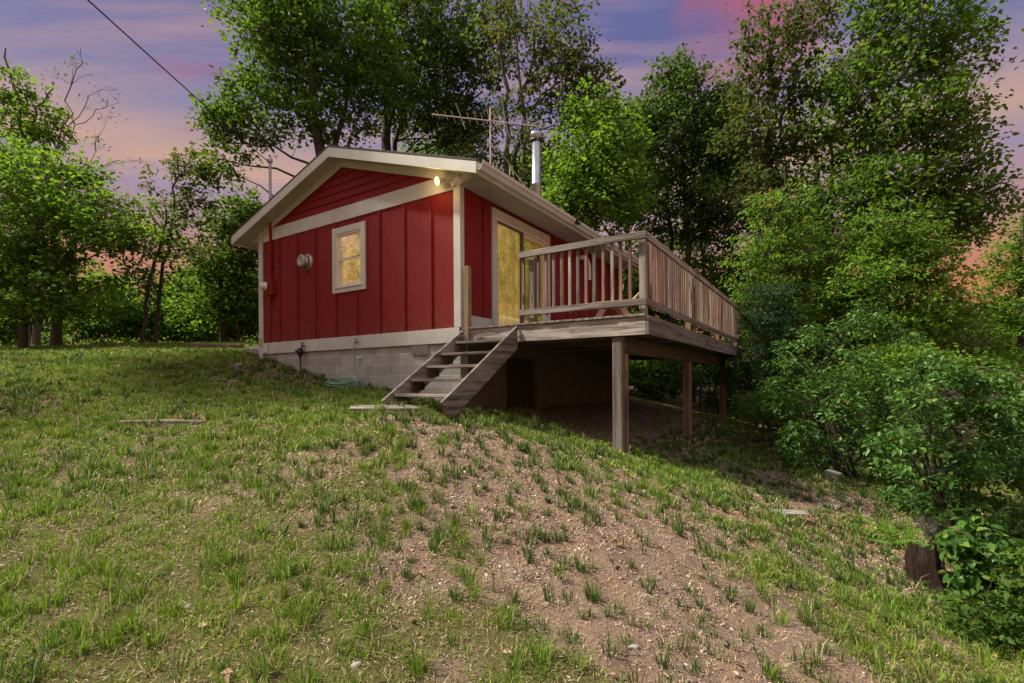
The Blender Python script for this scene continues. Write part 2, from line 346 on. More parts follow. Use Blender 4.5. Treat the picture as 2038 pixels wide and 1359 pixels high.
def build_ground():
    def axis(lo, hi, step, far, n):
        a = np.arange(lo, hi, step); g = np.geomspace(1, far, n)
        return np.concatenate([lo-g[::-1], a, hi+g])
    xs = axis(-20, 16, .13, 260, 26); ys = axis(.6, 24, .13, 260, 26)
    X, Y = np.meshgrid(xs, ys); Z = tz(X, Y)
    v = np.stack([X.ravel(), Y.ravel(), Z.ravel()], 1); nx = len(xs); ny = len(ys)
    i = (np.arange(ny-1)[:, None]*nx + np.arange(nx-1)[None]).ravel()
    q = np.stack([i, i+1, i+nx+1, i+nx], 1)
    t = NT('dirt_and_thatch_ground'); o = t.coord(); at_ = t.n('ShaderNodeAttribute', attribute_name='grass').outputs['Fac']
    n1 = t.noise(o, 3.5, 6, .65); n2 = t.noise(o, 26, 5, .7); n3 = t.noise(o, 120, 3, .7)
    dirt = t.mix(n2, c4(.165, .108, .082), c4(.33, .235, .185))
    dirt = t.mix(t.math('MULTIPLY', t.ramp(n1, [(.42, 0.), (.66, 1.)]), .7), dirt, c4(.25, .150, .10))
    vo = t.n('ShaderNodeTexVoronoi'); t.l(o, vo.inputs['Vector']); vo.inputs['Scale'].default_value = 75
    peb = t.ramp(vo.outputs['Distance'], [(.18, 1.), (.34, 0.)])
    pc = t.mix(t.n('ShaderNodeSeparateColor').outputs[0] if False else .5, vo.outputs['Color'], c4(.5, .42, .36))
    run = t.noise(t.map(o, (5.5, .9, 1), (0, 0, 0), (0, 0, .45)), 1.6, 5, .65)
    dirt = t.mix(t.math('MULTIPLY', t.ramp(run, [(.50, 0.), (.60, 1.)]), .55), dirt, c4(.135, .092, .072))
    sp = t.n('ShaderNodeSeparateColor'); t.l(vo.outputs['Color'], sp.inputs[0])
    pcol = t.mix(sp.outputs[0], c4(.20, .14, .105), c4(.54, .44, .37))
    dirt = t.mix(t.math('MULTIPLY', peb, t.ramp(sp.outputs[1], [(.45, 0.), (.55, 1.)])), dirt, pcol)
    dirt = t.mix(t.ramp(n3, [(.56, 0.), (.68, 1.)]), dirt, c4(.11, .070, .05))
    dirt = t.mix(t.math('MULTIPLY', t.ramp(t.noise(o, 9, 5, .7), [(.52, 0.), (.66, 1.)]), .6), dirt, c4(.15, .095, .068))
    dirt = t.mix(t.math('MULTIPLY', t.n('ShaderNodeAttribute', attribute_name='needles').outputs['Fac'], t.ramp(n2, [(.3, .3), (.6, .9)])), dirt, c4(.30, .115, .035))
    th = t.mix(n2, c4(.045, .054, .015), c4(.150, .125, .050))
    th = t.mix(t.ramp(n3, [(.5, 0.), (.7, 1.)]), th, c4(.26, .20, .09))
    moss = t.mix(t.math('MULTIPLY', t.ramp(t.noise(o, 1.7, 4), [(.6, 0.), (.72, 1.)]), .5), th, c4(.20, .12, .035))
    f = t.ramp(t.math('ADD', at_, t.math('MULTIPLY', t.math('SUBTRACT', n2, .5), .5)), [(.34, 0.), (.62, 1.)])
    col = t.mix(f, dirt, moss)
    h = t.math('ADD', t.math('ADD', n2, t.math('MULTIPLY', n3, .6)), t.math('SUBTRACT', t.math('MULTIPLY', peb, .4), t.math('MULTIPLY', run, .8)))
    m = t.done(t.principled(col, .95, 0, t.bump(h, .9, .03), .15))
    me = np_mesh('ground', v, q, m, True)
    a = me.attributes.new('grass', 'FLOAT', 'POINT'); a.data.foreach_set('value', density(X, Y).ravel().astype(np.float32))
    nd = np.zeros(X.shape)
    for (u, v), r in (((1480, 1020), .35), ((1740, 1075), .4), ((1560, 1035), .3), ((1680, 1060), .35), ((100, 1260), .16), ((70, 1310), .16), ((560, 740), .7), ((330, 830), .4), ((380, 1205), .15)):
        x, y, z = gp(u, v); nd += np.exp(-((X-x)**2+(Y-y)**2)/(r*r))
    a = me.attributes.new('needles', 'FLOAT', 'POINT'); a.data.foreach_set('value', np.clip(nd*(.4+1.2*vnoise(X, Y, 5.)), 0, 1).ravel().astype(np.float32))
    tag(obj('ground', me), kind='structure')
build_ground()

# ------------------------------------------------------------------ grass, straw and chips (uncountable ground cover)
def scatter(n, rs, y0=1.9, y1=25., cap=70., fan=1.4):
    n = int(n*1.35); y0 = y0*.75
    Y = np.exp(rs.uniform(math.log(y0), math.log(y1), n)); X = rs.uniform(-1, 1, n)*(fan*Y+.4)
    dens = n/(math.log(y1/y0)*2*fan*Y*Y); keep = rs.rand(n) < np.minimum(1, cap/dens)
    X, Y = X[keep], Y[keep]
    s = (X-O[0])*D2[0]+(Y-O[1])*D2[1]; t = (X-O[0])*D1[0]+(Y-O[1])*D1[1]
    ok = ~((s > -.03) & (s < 7.4) & (t > -.03) & (t < 5.95))
    return X[ok], Y[ok]

def mat_grass():
    t = NT('grass_blades'); g = t.n('ShaderNodeNewGeometry'); r = g.outputs['Random Per Island']; o = t.coord()
    big = t.ramp(t.noise(o, .8, 4), [(.38, 0.), (.62, 1.)]); med = t.noise(o, 5, 3)
    a = t.mix(big, c4(.045, .140, .012), c4(.170, .265, .020))
    b = t.mix(med, c4(.13, .26, .014), c4(.34, .47, .036))
    col = t.mix(r, a, b)
    col = t.mix(t.math('MULTIPLY', t.n('ShaderNodeAttribute', attribute_name='fescue').outputs['Fac'], t.math('ADD', t.math('MULTIPLY', med, .8), .35, clamp=True)), col, c4(.038, .095, .024))
    dry = t.ramp(t.math('ADD', t.math('FRACT', t.math('MULTIPLY', r, 13.7)), t.math('MULTIPLY', t.math('SUBTRACT', t.noise(o, 2.1, 3), .5), .5)), [(.80, 0.), (.88, 1.)])
    col = t.mix(dry, col, c4(.42, .34, .18))
    p = t.principled(col, .5, 0, None, .3); tr = t.n('ShaderNodeBsdfTranslucent'); t.l(col, tr.inputs[0])
    m = t.n('ShaderNodeMixShader'); m.inputs[0].default_value = .4; t.l(p, m.inputs[1]); t.l(tr.outputs[0], m.inputs[2])
    return t.done(m.outputs[0])

def blades(rs, X, Y, nb, spread, hh, dark):
    idx = np.repeat(np.arange(len(X)), nb); m = len(idx)
    sp = (spread*np.ones(len(X)))[idx]*(.6+.8*rs.rand(m)); a = rs.uniform(0, 2*math.pi, m); rr = np.sqrt(rs.rand(m))*sp
    bx = X[idx]+rr*np.cos(a); by = Y[idx]+rr*np.sin(a); bz = tz(bx, by)-.008
    h = (hh*np.ones(len(X)))[idx]*(.5+.9*rs.rand(m)); w = .0031*(.7+.7*rs.rand(m))*np.clip(Y[idx]/3.3, .9, 4.8)
    lean = (a+rs.normal(0, .8, m)); la = h*np.clip(rs.normal(.5, .30, m), .05, 1.4)
    fa = rs.uniform(0, 2*math.pi, m); wx, wy = np.cos(fa)*w, np.sin(fa)*w; lx, ly = np.cos(lean)*la, np.sin(lean)*la
    V = np.empty((m, 5, 3))
    V[:, 0] = np.stack([bx-wx, by-wy, bz], 1); V[:, 1] = np.stack([bx+wx, by+wy, bz], 1)
    V[:, 2] = np.stack([bx-wx*.75+lx*.33, by-wy*.75+ly*.33, bz+h*.62], 1); V[:, 3] = np.stack([bx+wx*.75+lx*.33, by+wy*.75+ly*.33, bz+h*.62], 1)
    V[:, 4] = np.stack([bx+lx, by+ly, bz+h*(1-.25*np.clip(la/h, 0, 1.2))], 1)
    return V

def build_grass():
    rs = np.random.RandomState(11); out = []
    # short matted turf
    X, Y = scatter(150000, rs, cap=260); d = density(X, Y); n = vnoise(X, Y, 6.)
    k = rs.rand(len(X)) < np.clip(d*1.9-.26, 0, 1)*np.where(n > .38, 1, .45); X, Y, d = X[k], Y[k], d[k]
    out.append(blades(rs, X, Y, np.clip(17-.7*Y, 7, 15).astype(int), .08*np.clip(Y/7, .8, 1.6), .040*(.7+.6*d), 0))
    # taller tufts
    X, Y = scatter(50000, rs, cap=48); d = density(X, Y)
    k = rs.rand(len(X)) < np.clip(d*1.4-.05, .08, 1)*np.where(vnoise(X, Y, 3.3) > .45, 1, .25)*np.clip(1.25-Y/14, .1, 1); X, Y, d = X[k], Y[k], d[k]
    out.append(blades(rs, X, Y, np.clip(46-2.5*Y, 12, 40).astype(int), .045, .105*(.6+.6*rs.rand(len(X))), 0))
    # small tight sprigs pushing through the bare soil
    X, Y = scatter(110000, rs, 1.9, 13, 85); d = density(X, Y)
    k = rs.rand(len(X)) < np.where(d < .62, .62, .12)*np.where(vnoise(X+4, Y, 2.2) > .30, 1, .4); X, Y, d = X[k], Y[k], d[k]
    s_ = (X-O[0])*D2[0]+(Y-O[1])*D2[1]; t_ = (X-O[0])*D1[0]+(Y-O[1])*D1[1]; k = ~((s_ > .2) & (s_ < 8) & (t_ > -2.4) & (t_ < .1)); X, Y, d = X[k], Y[k], d[k]
    out.append(blades(rs, X, Y, rs.randint(8, 30, len(X)), .014+.026*rs.rand(len(X)), .055+.085*rs.rand(len(X))**1.4, 1))
    V = np.concatenate(out); m = len(V); b = np.arange(m)*5
    T = np.concatenate([np.stack([b, b+1, b+3], 1), np.stack([b, b+3, b+2], 1), np.stack([b+2, b+3, b+4], 1)])
    me = np_mesh('grass', V.reshape(-1, 3), T, mat_grass(), False, 3)
    fe = np.concatenate([np.full(len(v)*5, f) for v, f in zip(out, (0., .25, 1.))]).astype(np.float32); me.attributes.new('fescue', 'FLOAT', 'POINT').data.foreach_set('value', fe)
    tag(obj('grass', me), 'patchy green grass tufts growing over the sloping yard', 'grass', kind='stuff')
    print('grass blades', m)

def mat_chips():
    t = NT('dry_litter'); r = t.n('ShaderNodeNewGeometry').outputs['Random Per Island']
    col = t.ramp(r, [(0., c4(.045, .030, .024)), (.28, c4(.14, .092, .07)), (.42, c4(.33, .235, .18)), (.75, c4(.52, .43, .37)), (1., c4(.30, .13, .06))])
    return t.done(t.principled(col, .85, 0, None, .2))

def build_litter():
    rs = np.random.RandomState(5)
    # wood chips and small stones: squashed boxes with jittered corners
    X, Y = scatter(240000, rs, 1.9, 15, 3000)
    d = density(X, Y); k = rs.rand(len(X)) < np.clip(1.15-1.1*d, .12, 1)*np.clip((vnoise(X, Y, 1.9)-.15)*2.4, .15, 1)*np.clip((vnoise(X+9, Y, 6)-.2)*2, .25, 1)*np.where(((X-O[0])*D2[0]+(Y-O[1])*D2[1] > .4) & ((X-O[0])*D1[0]+(Y-O[1])*D1[1] > -2.8), .06, 1); X, Y = X[k], Y[k]; m = len(X)
    s = .0042*(.5+1.5*rs.rand(m)**3)*np.clip(Y/3.5, .9, 3.2)
    c = np.array([(-1,-1,-1),(1,-1,-1),(1,1,-1),(-1,1,-1),(-1,-1,1),(1,-1,1),(1,1,1),(-1,1,1)], float)
    P = c[None]*(.55+.6*rs.rand(m, 8, 3))*s[:, None, None]
    P[:, :, 0] *= (.7+1.8*rs.rand(m)**2)[:, None]; P[:, :, 2] *= .4
    a = rs.uniform(0, 6.28, m); ca, sa = np.cos(a)[:, None], np.sin(a)[:, None]
    tl = rs.normal(0, .3, m)[:, None]
    x = P[:, :, 0]*ca-P[:, :, 1]*sa; y = P[:, :, 0]*sa+P[:, :, 1]*ca; z = P[:, :, 2]+P[:, :, 0]*tl
    V = np.stack([x+X[:, None], y+Y[:, None], z+tz(X, Y)[:, None]+s[:, None]*.3], 2).reshape(-1, 3)
    f = np.array([(0,3,2,1),(4,5,6,7),(0,1,5,4),(1,2,6,5),(2,3,7,6),(3,0,4,7)])
    Q = (np.arange(m)[:, None, None]*8+f[None]).reshape(-1, 4)
    tag(obj('wood_chips', np_mesh('wood_chips', V, Q, mat_chips())), 'pale wood chips and pebbles strewn over the bare sandy soil', 'mulch', kind='stuff')
    # dead straw lying flat
    X, Y = scatter(100000, rs, 1.9, 16, 900); m = len(X)
    a = rs.uniform(0, 6.28, m); L = .045*(.5+rs.rand(m))*np.clip(Y/5, .8, 2); w = .0022*np.clip(Y/3, .9, 4)
    dx, dy = np.cos(a)*L, np.sin(a)*L; nx, ny = -np.sin(a)*w, np.cos(a)*w
    z0 = tz(X, Y)+.006+.01*rs.rand(m); z1_ = tz(X+dx, Y+dy)+.008+.03*rs.rand(m)**2
    V = np.stack([np.stack([X-nx, Y-ny, z0], 1), np.stack([X+nx, Y+ny, z0], 1), np.stack([X+dx, Y+dy, z1_], 1)], 1).reshape(-1, 3)
    T = np.arange(m*3).reshape(-1, 3)
    t = NT('dead_straw'); r = t.n('ShaderNodeNewGeometry').outputs['Random Per Island']
    mt = t.done(t.principled(t.ramp(r, [(0., c4(.17, .11, .06)), (.5, c4(.36, .27, .15)), (1., c4(.52, .43, .29))]), .8, 0, None, .2))
    tag(obj('dead_grass', np_mesh('dead_grass', V, T, mt, False, 3)), 'dry straw coloured dead grass lying between the green tufts', 'grass', kind='stuff')
build_grass(); build_litter()

# ------------------------------------------------------------------ cabin
ROT = math.atan2(D2[1], D2[0])
def empty(name, base, label, cat, rot=ROT, group=None):
    """a thing whose parts are given in the cabin's own frame (x along the deck wall, y along the gable wall)"""
    e = bpy.data.objects.new(name, None); COL.objects.link(e); e.empty_display_size = .3
    x, y = H2W(base[0], base[1]); e.location = (x, y, base[2]); e.rotation_euler = (0, 0, rot)
    tag(e, label, cat, group); return e
W, L = 5.82, 7.31          # gable width (y), length (x)
RIDGE, PITCH, ZR = W/2, .324, 4.47
ROH, EOH = .33, .58        # rake and eave overhangs
CB = (0, 0, -.5)
cabin = empty('cabin', CB, 'red board and batten cabin with cream trim, low gable roof and block foundation', 'cabin')
def part(name, mb, m, parent=None, off=CB, bevel=0): return mb.build(name, m, parent or cabin, off, bevel)
def roof_z(y): return ZR - PITCH*abs(y-RIDGE)

# foundation walls
b = MB(); th = .2
b.box(.02, .02+th, .02, W-.02, -1.0, .66).box(L-.22, L-.02, .02, W-.02, -1.0, .66)
b.box(.22, L-.22, W-.22, W-.02, -.5, .66)
foundation = part('foundation', b, M['block'])
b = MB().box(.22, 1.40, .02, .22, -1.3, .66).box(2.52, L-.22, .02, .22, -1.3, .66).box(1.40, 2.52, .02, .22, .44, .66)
part('shade_toned_parged_wall', b, mat_plain('deck_shade_on_parging', (.115, .095, .080), .95, 0, .35, 3, .5), foundation)  # under-deck shade put into the wall's dark brown colour
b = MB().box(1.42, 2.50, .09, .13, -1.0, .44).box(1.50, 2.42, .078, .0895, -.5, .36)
part('cellar_door', b, M['celldoor'], foundation)
b = MB(); b.box(-.012, .019, .71, 1.10, .455, .64)
vt = part('foundation_vent', b, M['galv'], foundation)
b = MB()
for k in range(6): y = .735+k*.062; b.prism([(-.016, y, .47), (-.016, y+.035, .47), (-.016, y+.035, .625), (-.016, y, .625)], (-.006, 0, 0))
part('vent_slat', b, M['stone'], vt)

# walls: panels around the openings, with battens
b = MB(); z0, zt = .66, 3.43; wy0, wy1, wz0, wz1 = 2.36, 3.13, 1.83, 2.93; t_ = .09
for y0, y1, a0, a1 in ((0, wy0, z0, zt), (wy1, W, z0, zt), (wy0, wy1, z0, wz0), (wy0, wy1, wz1, zt)): b.box(0, t_, y0, y1, a0, a1)
dx0, dx1, dz1 = 1.0, 2.93, 2.99
for x0, x1, a0, a1 in ((t_, dx0, z0, zt), (dx1, L, z0, zt), (dx0, dx1, dz1, zt)): b.box(x0, x1, 0, t_, a0, a1)
b.box(L-t_, L, t_, W, z0, zt); b.box(t_, L-t_, W-t_, W, z0, zt)
for y in (5.063, 4.411, 3.789, 3.149, 2.527, 1.892, 1.252, .62):
    segs = [(.87, 3.16)] if not 2.26 < y < 3.23 else [(.87, 1.745), (3.03, 3.16)]
    for a0, a1 in segs: b.box(-.028, -.001, y-.017, y+.017, a0, a1)
for x in [.645+.655*i for i in range(11)]:
    segs = [(1.09, 3.19)] if not .87 < x < 3.05 else [(3.11, 3.19)]
    if 3.05 <= x: segs = [(1.09, 3.19)]
    for a0, a1 in segs: b.box(x-.017, x+.017, -.028, -.001, a0, a1)
part('wall', b, M['red'])
# lap siding of the gable triangle
b = MB(); zz = 3.425; ex = .155
while zz < roof_z(RIDGE)-.2:
    zt_ = zz+ex
    def yr(z): return (ZR-.20-z)/PITCH
    h0, h1 = yr(zz), max(yr(zt_), 0.02)
    b.add([(-.028, RIDGE-h0, zz), (-.028, RIDGE+h0, zz), (-.004, RIDGE+h1, zt_), (-.004, RIDGE-h1, zt_), (.03, RIDGE-h0, zz), (.03, RIDGE+h0, zz), (.03, RIDGE+h1, zt_), (.03, RIDGE-h1, zt_)],
          [(0, 3, 2, 1), (4, 5, 6, 7), (0, 1, 5, 4), (1, 2, 6, 5), (2, 3, 7, 6), (3, 0, 4, 7)]); zz += ex
part('gable_siding', b, M['red'])
part('gable_siding', MB().prism([(L-.03, 0, 3.43), (L-.03, W, 3.43), (L-.03, RIDGE, ZR-.2)], (.03, 0, 0)), M['red'])
# trim boards
part('skirt_board', MB().box(-.03, -.001, -.001, W, .63, .875).box(0, .87, -.03, -.002, .865, 1.095), M['trim'], bevel=.004)
part('frieze_board', MB().box(-.026, -.002, .11, W-.13, 3.155, 3.425), M['trim'], bevel=.004)
for n_, bx in (('corner_board', ((-.032, -.0005, -.034, .11, .876, 3.33), (0, .075, -.034, -.001, 1.096, 3.20))), ('corner_board', ((-.032, -.0005, W-.12, W+.034, .45, 3.33),)), ('corner_board', ((L-.11, L+.03, -.032, -.001, .87, 3.2),))):
    q = MB()
    for x in bx: q.box(*x)
    part(n_, q, M['trim'], bevel=.004)
b = MB()
for sgn in (-1, 1):
    y0, y1 = RIDGE, RIDGE+sgn*(RIDGE+.02)
    zf = lambda y: roof_z(y)-.15
    b.prism([(-.046, y0, zf(y0)), (-.046, y1, zf(y1)), (-.046, y1, zf(y1)-.125), (-.046, y0, zf(y0)-.125)], (.014, 0, 0))
part('rake_trim', b, M['trim'])

# roof
b = MB(); x0, x1 = -ROH, L+ROH
for sgn in (-1, 1):
    ye = RIDGE+sgn*(RIDGE+EOH); za, ze = ZR, roof_z(ye)
    ye2 = RIDGE+sgn*(RIDGE+EOH+.03); ze2 = roof_z(ye2)
    b.prism([(x0-.02, RIDGE, za+.03), (x0-.02, ye2, ze2+.03), (x0-.02, ye2, ze2+.004), (x0-.02, RIDGE, za+.004)], (x1-x0+.04, 0, 0))
roof = part('roof', b, M['shingle'])
b = MB()
for k in range(24):     # ridge cap shingles
    xk = x0+k*(x1-x0)/24
    b.prism([(xk, RIDGE-.14, ZR-.002), (xk, RIDGE, ZR+.044), (xk, RIDGE+.14, ZR-.002), (xk, RIDGE+.14, ZR+.008), (xk, RIDGE, ZR+.056), (xk, RIDGE-.14, ZR+.008)], (.28, 0, 0))
part('ridge_cap', b, M['shingle'], roof)
# fascias: rake boards front and back, eave boards
def rake(xa, xb):
    q = MB()
    for sgn in (-1, 1):
        ye = RIDGE+sgn*(RIDGE+EOH+.012); 
        q.prism([(xa, RIDGE, ZR), (xa, ye, roof_z(ye)), (xa, ye, roof_z(ye)-.185), (xa, RIDGE, ZR-.185)], (xb-xa, 0, 0))
    return q
for xa, xb in ((-ROH-.012, -ROH+.012), (L+ROH-.012, L+ROH+.012)):
    part('rake_fascia', rake(xa, xb), M['trim'])
for sgn in (-1, 1):
    ye = RIDGE+sgn*(RIDGE+EOH); z = roof_z(ye)
    part('eave_fascia', MB().box(x0+.013, x1-.013, ye-.012, ye+.012, z-.19, z-.005), M['trim'])
# soffits: sloped under the rakes, flat under the eaves, with shallow panel ribs
b = MB()
for xa, xb in ((-ROH+.0125, -.033), (L+.033, L+ROH-.0125)):
    for sgn in (-1, 1):
        n = 34
        for k in range(n):
            ya = RIDGE+sgn*(RIDGE+EOH-.013)*k/n; yb = RIDGE+sgn*(RIDGE+EOH-.013)*(k+.9)/n; yc = RIDGE+sgn*(RIDGE+EOH-.013)*(k+1)/n
            za, zb, zc = [roof_z(y)-.150 for y in (ya, yb, yc)]
            b.prism([(xa, ya, za), (xa, yb, zb), (xa, yb, zb+.02), (xa, ya, za+.02)], (xb-xa, 0, 0))
            b.prism([(xa, yb, zb+.007), (xa, yc, zc+.007), (xa, yc, zc+.02), (xa, yb, zb+.02)], (xb-xa, 0, 0))
for sgn in (-1, 1):
    ya = RIDGE+sgn*(RIDGE+.034); yb = RIDGE+sgn*(RIDGE+EOH-.013); n = 84
    for k in range(n):
        xa = -.03+(L+.06)*k/n; xb = xa+(L+.06)/n*.9; xc = xa+(L+.06)/n
        b.box(xa, xb, ya, yb, 3.185, 3.205); b.box(xb, xc, ya, yb, 3.191, 3.205)
    for xk in (-.03, L+.02):      # boxed eave ends
        b.prism([(xk, ya, 3.186), (xk, yb, 3.186), (xk, yb, roof_z(yb)-.13), (xk, ya, roof_z(ya)-.13)], (.01, 0, 0))
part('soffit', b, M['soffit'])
# gutter along the deck side
b = MB(); ye = -EOH-.013; z = roof_z(-EOH)-.012; prof = [(0, .0), (0, -.13), (-.075, -.13), (-.10, -.075), (-.125, -.055), (-.125, .0), (-.117, .0), (-.115, -.05), (-.09, -.07), (-.07, -.122), (-.008, -.122), (-.008, .0)]
b.prism([(x0+.0, ye+p, z+q) for p, q in prof], (x1-x0, 0, 0))
gut = part('gutter', b, M['trim'])
b = MB().box(2.90, 3.0, ye-.15, ye-.10, z-.10, z+.004).box(2.93, 2.97, ye-.10, ye-.03, z-.03, z+.01).tube([(2.95, ye-.14, z-.08), (2.95, ye-.19, z-.10)], .03, 10)
part('gutter_camera', b, M['blackmetal'], gut)
# flue
fx, fy = 4.28, 1.0
flue = part('flue_pipe', MB().lathe([(.125, 3.7), (.125, 4.85), (.129, 4.855), (.129, 4.875), (.125, 4.88), (.125, 6.0)], (fx, fy, 0), n=28), M['steel'])
part('flue_cap', MB().lathe([(.126, 5.90), (.135, 5.90), (.155, 5.95), (.155, 5.985), (.14, 5.985)], (fx, fy, 0), n=28), M['blackmetal'], flue)
part('flue_crown', MB().lathe([(.10, 5.96), (.158, 5.992), (.158, 6.12), (.145, 6.15), (.02, 6.165)], (fx, fy, 0), n=28), M['steel'], flue)
part('flue_collar', MB().lathe([(.30, 3.82), (.16, 4.0), (.126, 4.03)], (fx, fy, 0), n=28), M['galv'], flue)

# window in the gable wall
q = MB(); oy0, oy1, oz0, oz1 = 2.262, 3.223, 1.745, 3.03
q.box(-.036, -.002, oy0, oy0+.11, oz0, oz1).box(-.036, -.002, oy1-.11, oy1, oz0, oz1).box(-.036, -.002, oy0+.11, oy1-.11, oz1-.125, oz1).box(-.036, -.002, oy0+.11, oy1-.11, oz0, oz0+.105)
q.box(-.052, -.037, oy0+.07, oy1-.07, oz0+.085, oz0+.105)
win = part('window', q, M['trim'], bevel=.003)
q = MB(); i0, i1, j0, j1 = oy0+.11, oy1-.11, oz0+.105, oz1-.125
q.box(-.02, .08, i0, i0+.035, j0, j1).box(-.02, .08, i1-.035, i1, j0, j1).box(-.02, .08, i0+.035, i1-.035, j1-.035, j1).box(-.02, .08, i0+.035, i1-.035, j0, j0+.03)
part('frame', q, M['vinyl'], win)
mid = 2.41; e0, e1 = i0+.036, i1-.036
def sash(xa, za, zb, w=.035):
    return MB().box(xa, xa+.03, e0, e0+w, za, zb).box(xa, xa+.03, e1-w, e1, za, zb).box(xa, xa+.03, e0+w, e1-w, zb-w, zb).box(xa, xa+.03, e0+w, e1-w, za, za+w)
part('sash', sash(.0, mid-.03, j1-.036, .022), M['vinyl'], win); part('sash', sash(.034, j0+.031, mid+.03, .05), M['vinyl'], win)
part('pane', MB().box(.012, .016, e0+.022, e1-.022, mid-.01, j1-.056), M['glass'], win); part('pane', MB().box(.047, .051, e0+.05, e1-.05, j0+.08, mid-.02), M['glass'], win)
part('blind', MB().box(.13, .14, wy0-.1, wy1+.1, wz0-.1, wz1+.1), M['blind'], win)

# sliding door on the deck wall
q = MB(); a0, a1, at1 = .885, 3.046, 3.11
q.box(a0, a0+.13, -.036, -.002, .87, at1).box(a1-.13, a1, -.036, -.002, .87, at1).box(a0+.13, a1-.13, -.036, -.002, at1-.14, at1)
door = part('sliding_door', q, M['trim'], bevel=.003)
q = MB(); f0, f1, ft = a0+.13, a1-.13, at1-.14
q.box(f0, f0+.04, -.02, .1, .87, ft).box(f1-.04, f1, -.02, .1, .87, ft).box(f0+.04, f1-.04, -.02, .1, ft-.045, ft).box(f0+.04, f1-.04, -.02, .1, .87, .90)
part('frame', q, M['vinyl'], door)
q = MB(); g0, g1 = f0+.041, 1.99
q.box(g0, g0+.022, -.012, .012, .90, ft-.046).box(g1-.12, g1, -.012, .012, .90, ft-.046).box(g0+.022, g1-.12, -.012, .012, ft-.086, ft-.046).box(g0+.022, g1-.12, -.012, .012, .90, .96)
part('screen_panel', q, M['greyframe'], door)
part('pane', MB().box(g0+.022, g1-.12, -.002, .002, .96, ft-.086), M['glass'], door)
q = MB(); k0, k1 = 2.0, f1-.041
q.box(k0, k0+.05, .022, .055, .90, ft-.046).box(k1-.05, k1, .022, .055, .90, ft-.046).box(k0+.05, k1-.05, .022, .055, ft-.11, ft-.046).box(k0+.05, k1-.05, .022, .055, .90, .98)
part('door_panel', q, M['vinyl'], door)
part('pane', MB().box(k0+.05, k1-.05, .036, .04, .98, ft-.11), M['glass2'], door)
# pleated curtain behind the left leaf, lamp-lit room seen through the right leaf
q = MB(); pts = []; n = 60
for k in range(n+1): pts.append((f0-.05+(g1+.06-f0+.05)*k/n, .16+.012*math.sin(k*1.3)))
q.add([(x, y, z) for x, y in pts for z in (.85, ft+.05)], [(2*k, 2*k+2, 2*k+3, 2*k+1) for k in range(n)], True)
part('curtain', q, M['curtain'], door)
q = MB().box(g1+.02, 3.5, 1.9, 1.94, .8, 3.15).box(3.5, 3.54, .1, 1.94, .8, 3.15).box(g1-.02, g1+.02, .2, 1.9, .8, 3.15).box(g1+.02, 3.5, .2, 1.9, .80, .84).box(g1+.02, 3.5, .2, 1.9, 3.10, 3.15)
part('lit_room', q, M['room'], door)
part('handle', MB().box(g1-.075, g1-.05, -.05, -.0125, 1.80, 2.05), M['greyframe'], door)

# wall fittings
q = MB().lathe([(.17, 0), (.17, .012), (.13, .03), (.13, .05)], (-.003, 4.06, 2.50), (-1, 0, 0), 28)
q.lathe([(.115, .05), (.12, .10), (.10, .11), (.10, .13), (.125, .135), (.13, .16), (.11, .175), (.075, .18), (.07, .172), (.02, .172), (.0, .172)], (-.003, 4.06, 2.50), (-1, 0, 0), 28)
part('vent_cap', q, M['galv'])
q = MB().tube([(-.075, 5.335, 2.2), (-.075, 5.335, 3.9), (-.075, 5.335, 4.9)], .03, 12)
q2 = MB().tube([(-.05, 5.335, 2.2), (-.05, 5.335, 3.62)], .032, 12).box(-.085, -.002, 5.28, 5.39, 2.52, 2.56).box(-.085, -.002, 5.28, 5.39, 2.24, 2.30)
part('conduit', q2, M['red'])
mast = part('service_mast', MB().tube([(-.05, 5.335, 3.63), (-.05, 5.335, 4.88)], .03, 12).lathe([(.03, 4.86), (.055, 4.88), (.055, 4.95), (.03, 5.0), (.0, 5.01)], (-.05, 5.335, 0)), M['galv'])
part('mast_boot', MB().lathe([(.12, 3.70), (.06, 3.76), (.031, 3.80)], (-.05, 5.335, 0)), M['blackmetal'], mast)
q = MB().box(-.11, -.003, 5.20, 5.42, 1.92, 2.235).tube([(-.06, 5.335, 1.92), (-.05, 5.36, 1.7)], .03, 10).tube([(-.03, 5.36, 1.72), (-.012, 5.44, .87)], .012, 8)
meter = part('electric_meter', q, M['red'], bevel=.005)
part('meter_glass', MB().lathe([(.09, 0), (.09, .04), (.08, .05), (.08, .10), (.06, .13), (0, .135)], (-.112, 5.40, 2.12), (-1, .35, 0), 20), M['whitepipe'], meter)
part('phone_box', MB().box(-.05, -.033, W-.10, W-.02, .80, 1.0).tube([(-.04, W-.1, .62), (-.035, 5.5, .68), (-.035, 5.44, .87)], .006, 6), M['galv'])
# taps: black one with a timer and pipe, copper one feeding the hose
q = MB().tube([(-.03, 4.14, .745), (-.10, 4.14, .745), (-.12, 4.14, .70)], .018, 8).box(-.10, -.08, 4.09, 4.19, .80, .815).tube([(-.09, 4.14, .74), (-.09, 4.14, .81)], .008, 6)
tap = part('spigot', q, M['blackmetal'])
part('tap_timer', MB().lathe([(.02, .70), (.055, .69), (.06, .62), (.05, .55), (.025, .53), (.02, .48)], (-.12, 4.16, 0), n=14).tube([(-.12, 4.2, .63), (-.12, 4.30, .64)], .03, 10), M['blackmetal'], tap)
part('drop_pipe', MB().tube([(-.12, 4.16, .5), (-.11, 4.16, .1)], .016, 8), M['blackmetal'], tap)
q = MB().tube([(-.03, 2.483, .755), (-.09, 2.483, .755), (-.11, 2.483, .71)], .016, 8).tube([(-.08, 2.483, .76), (-.08, 2.483, .80)], .007, 6).box(-.09, -.07, 2.44, 2.53, .80, .812)
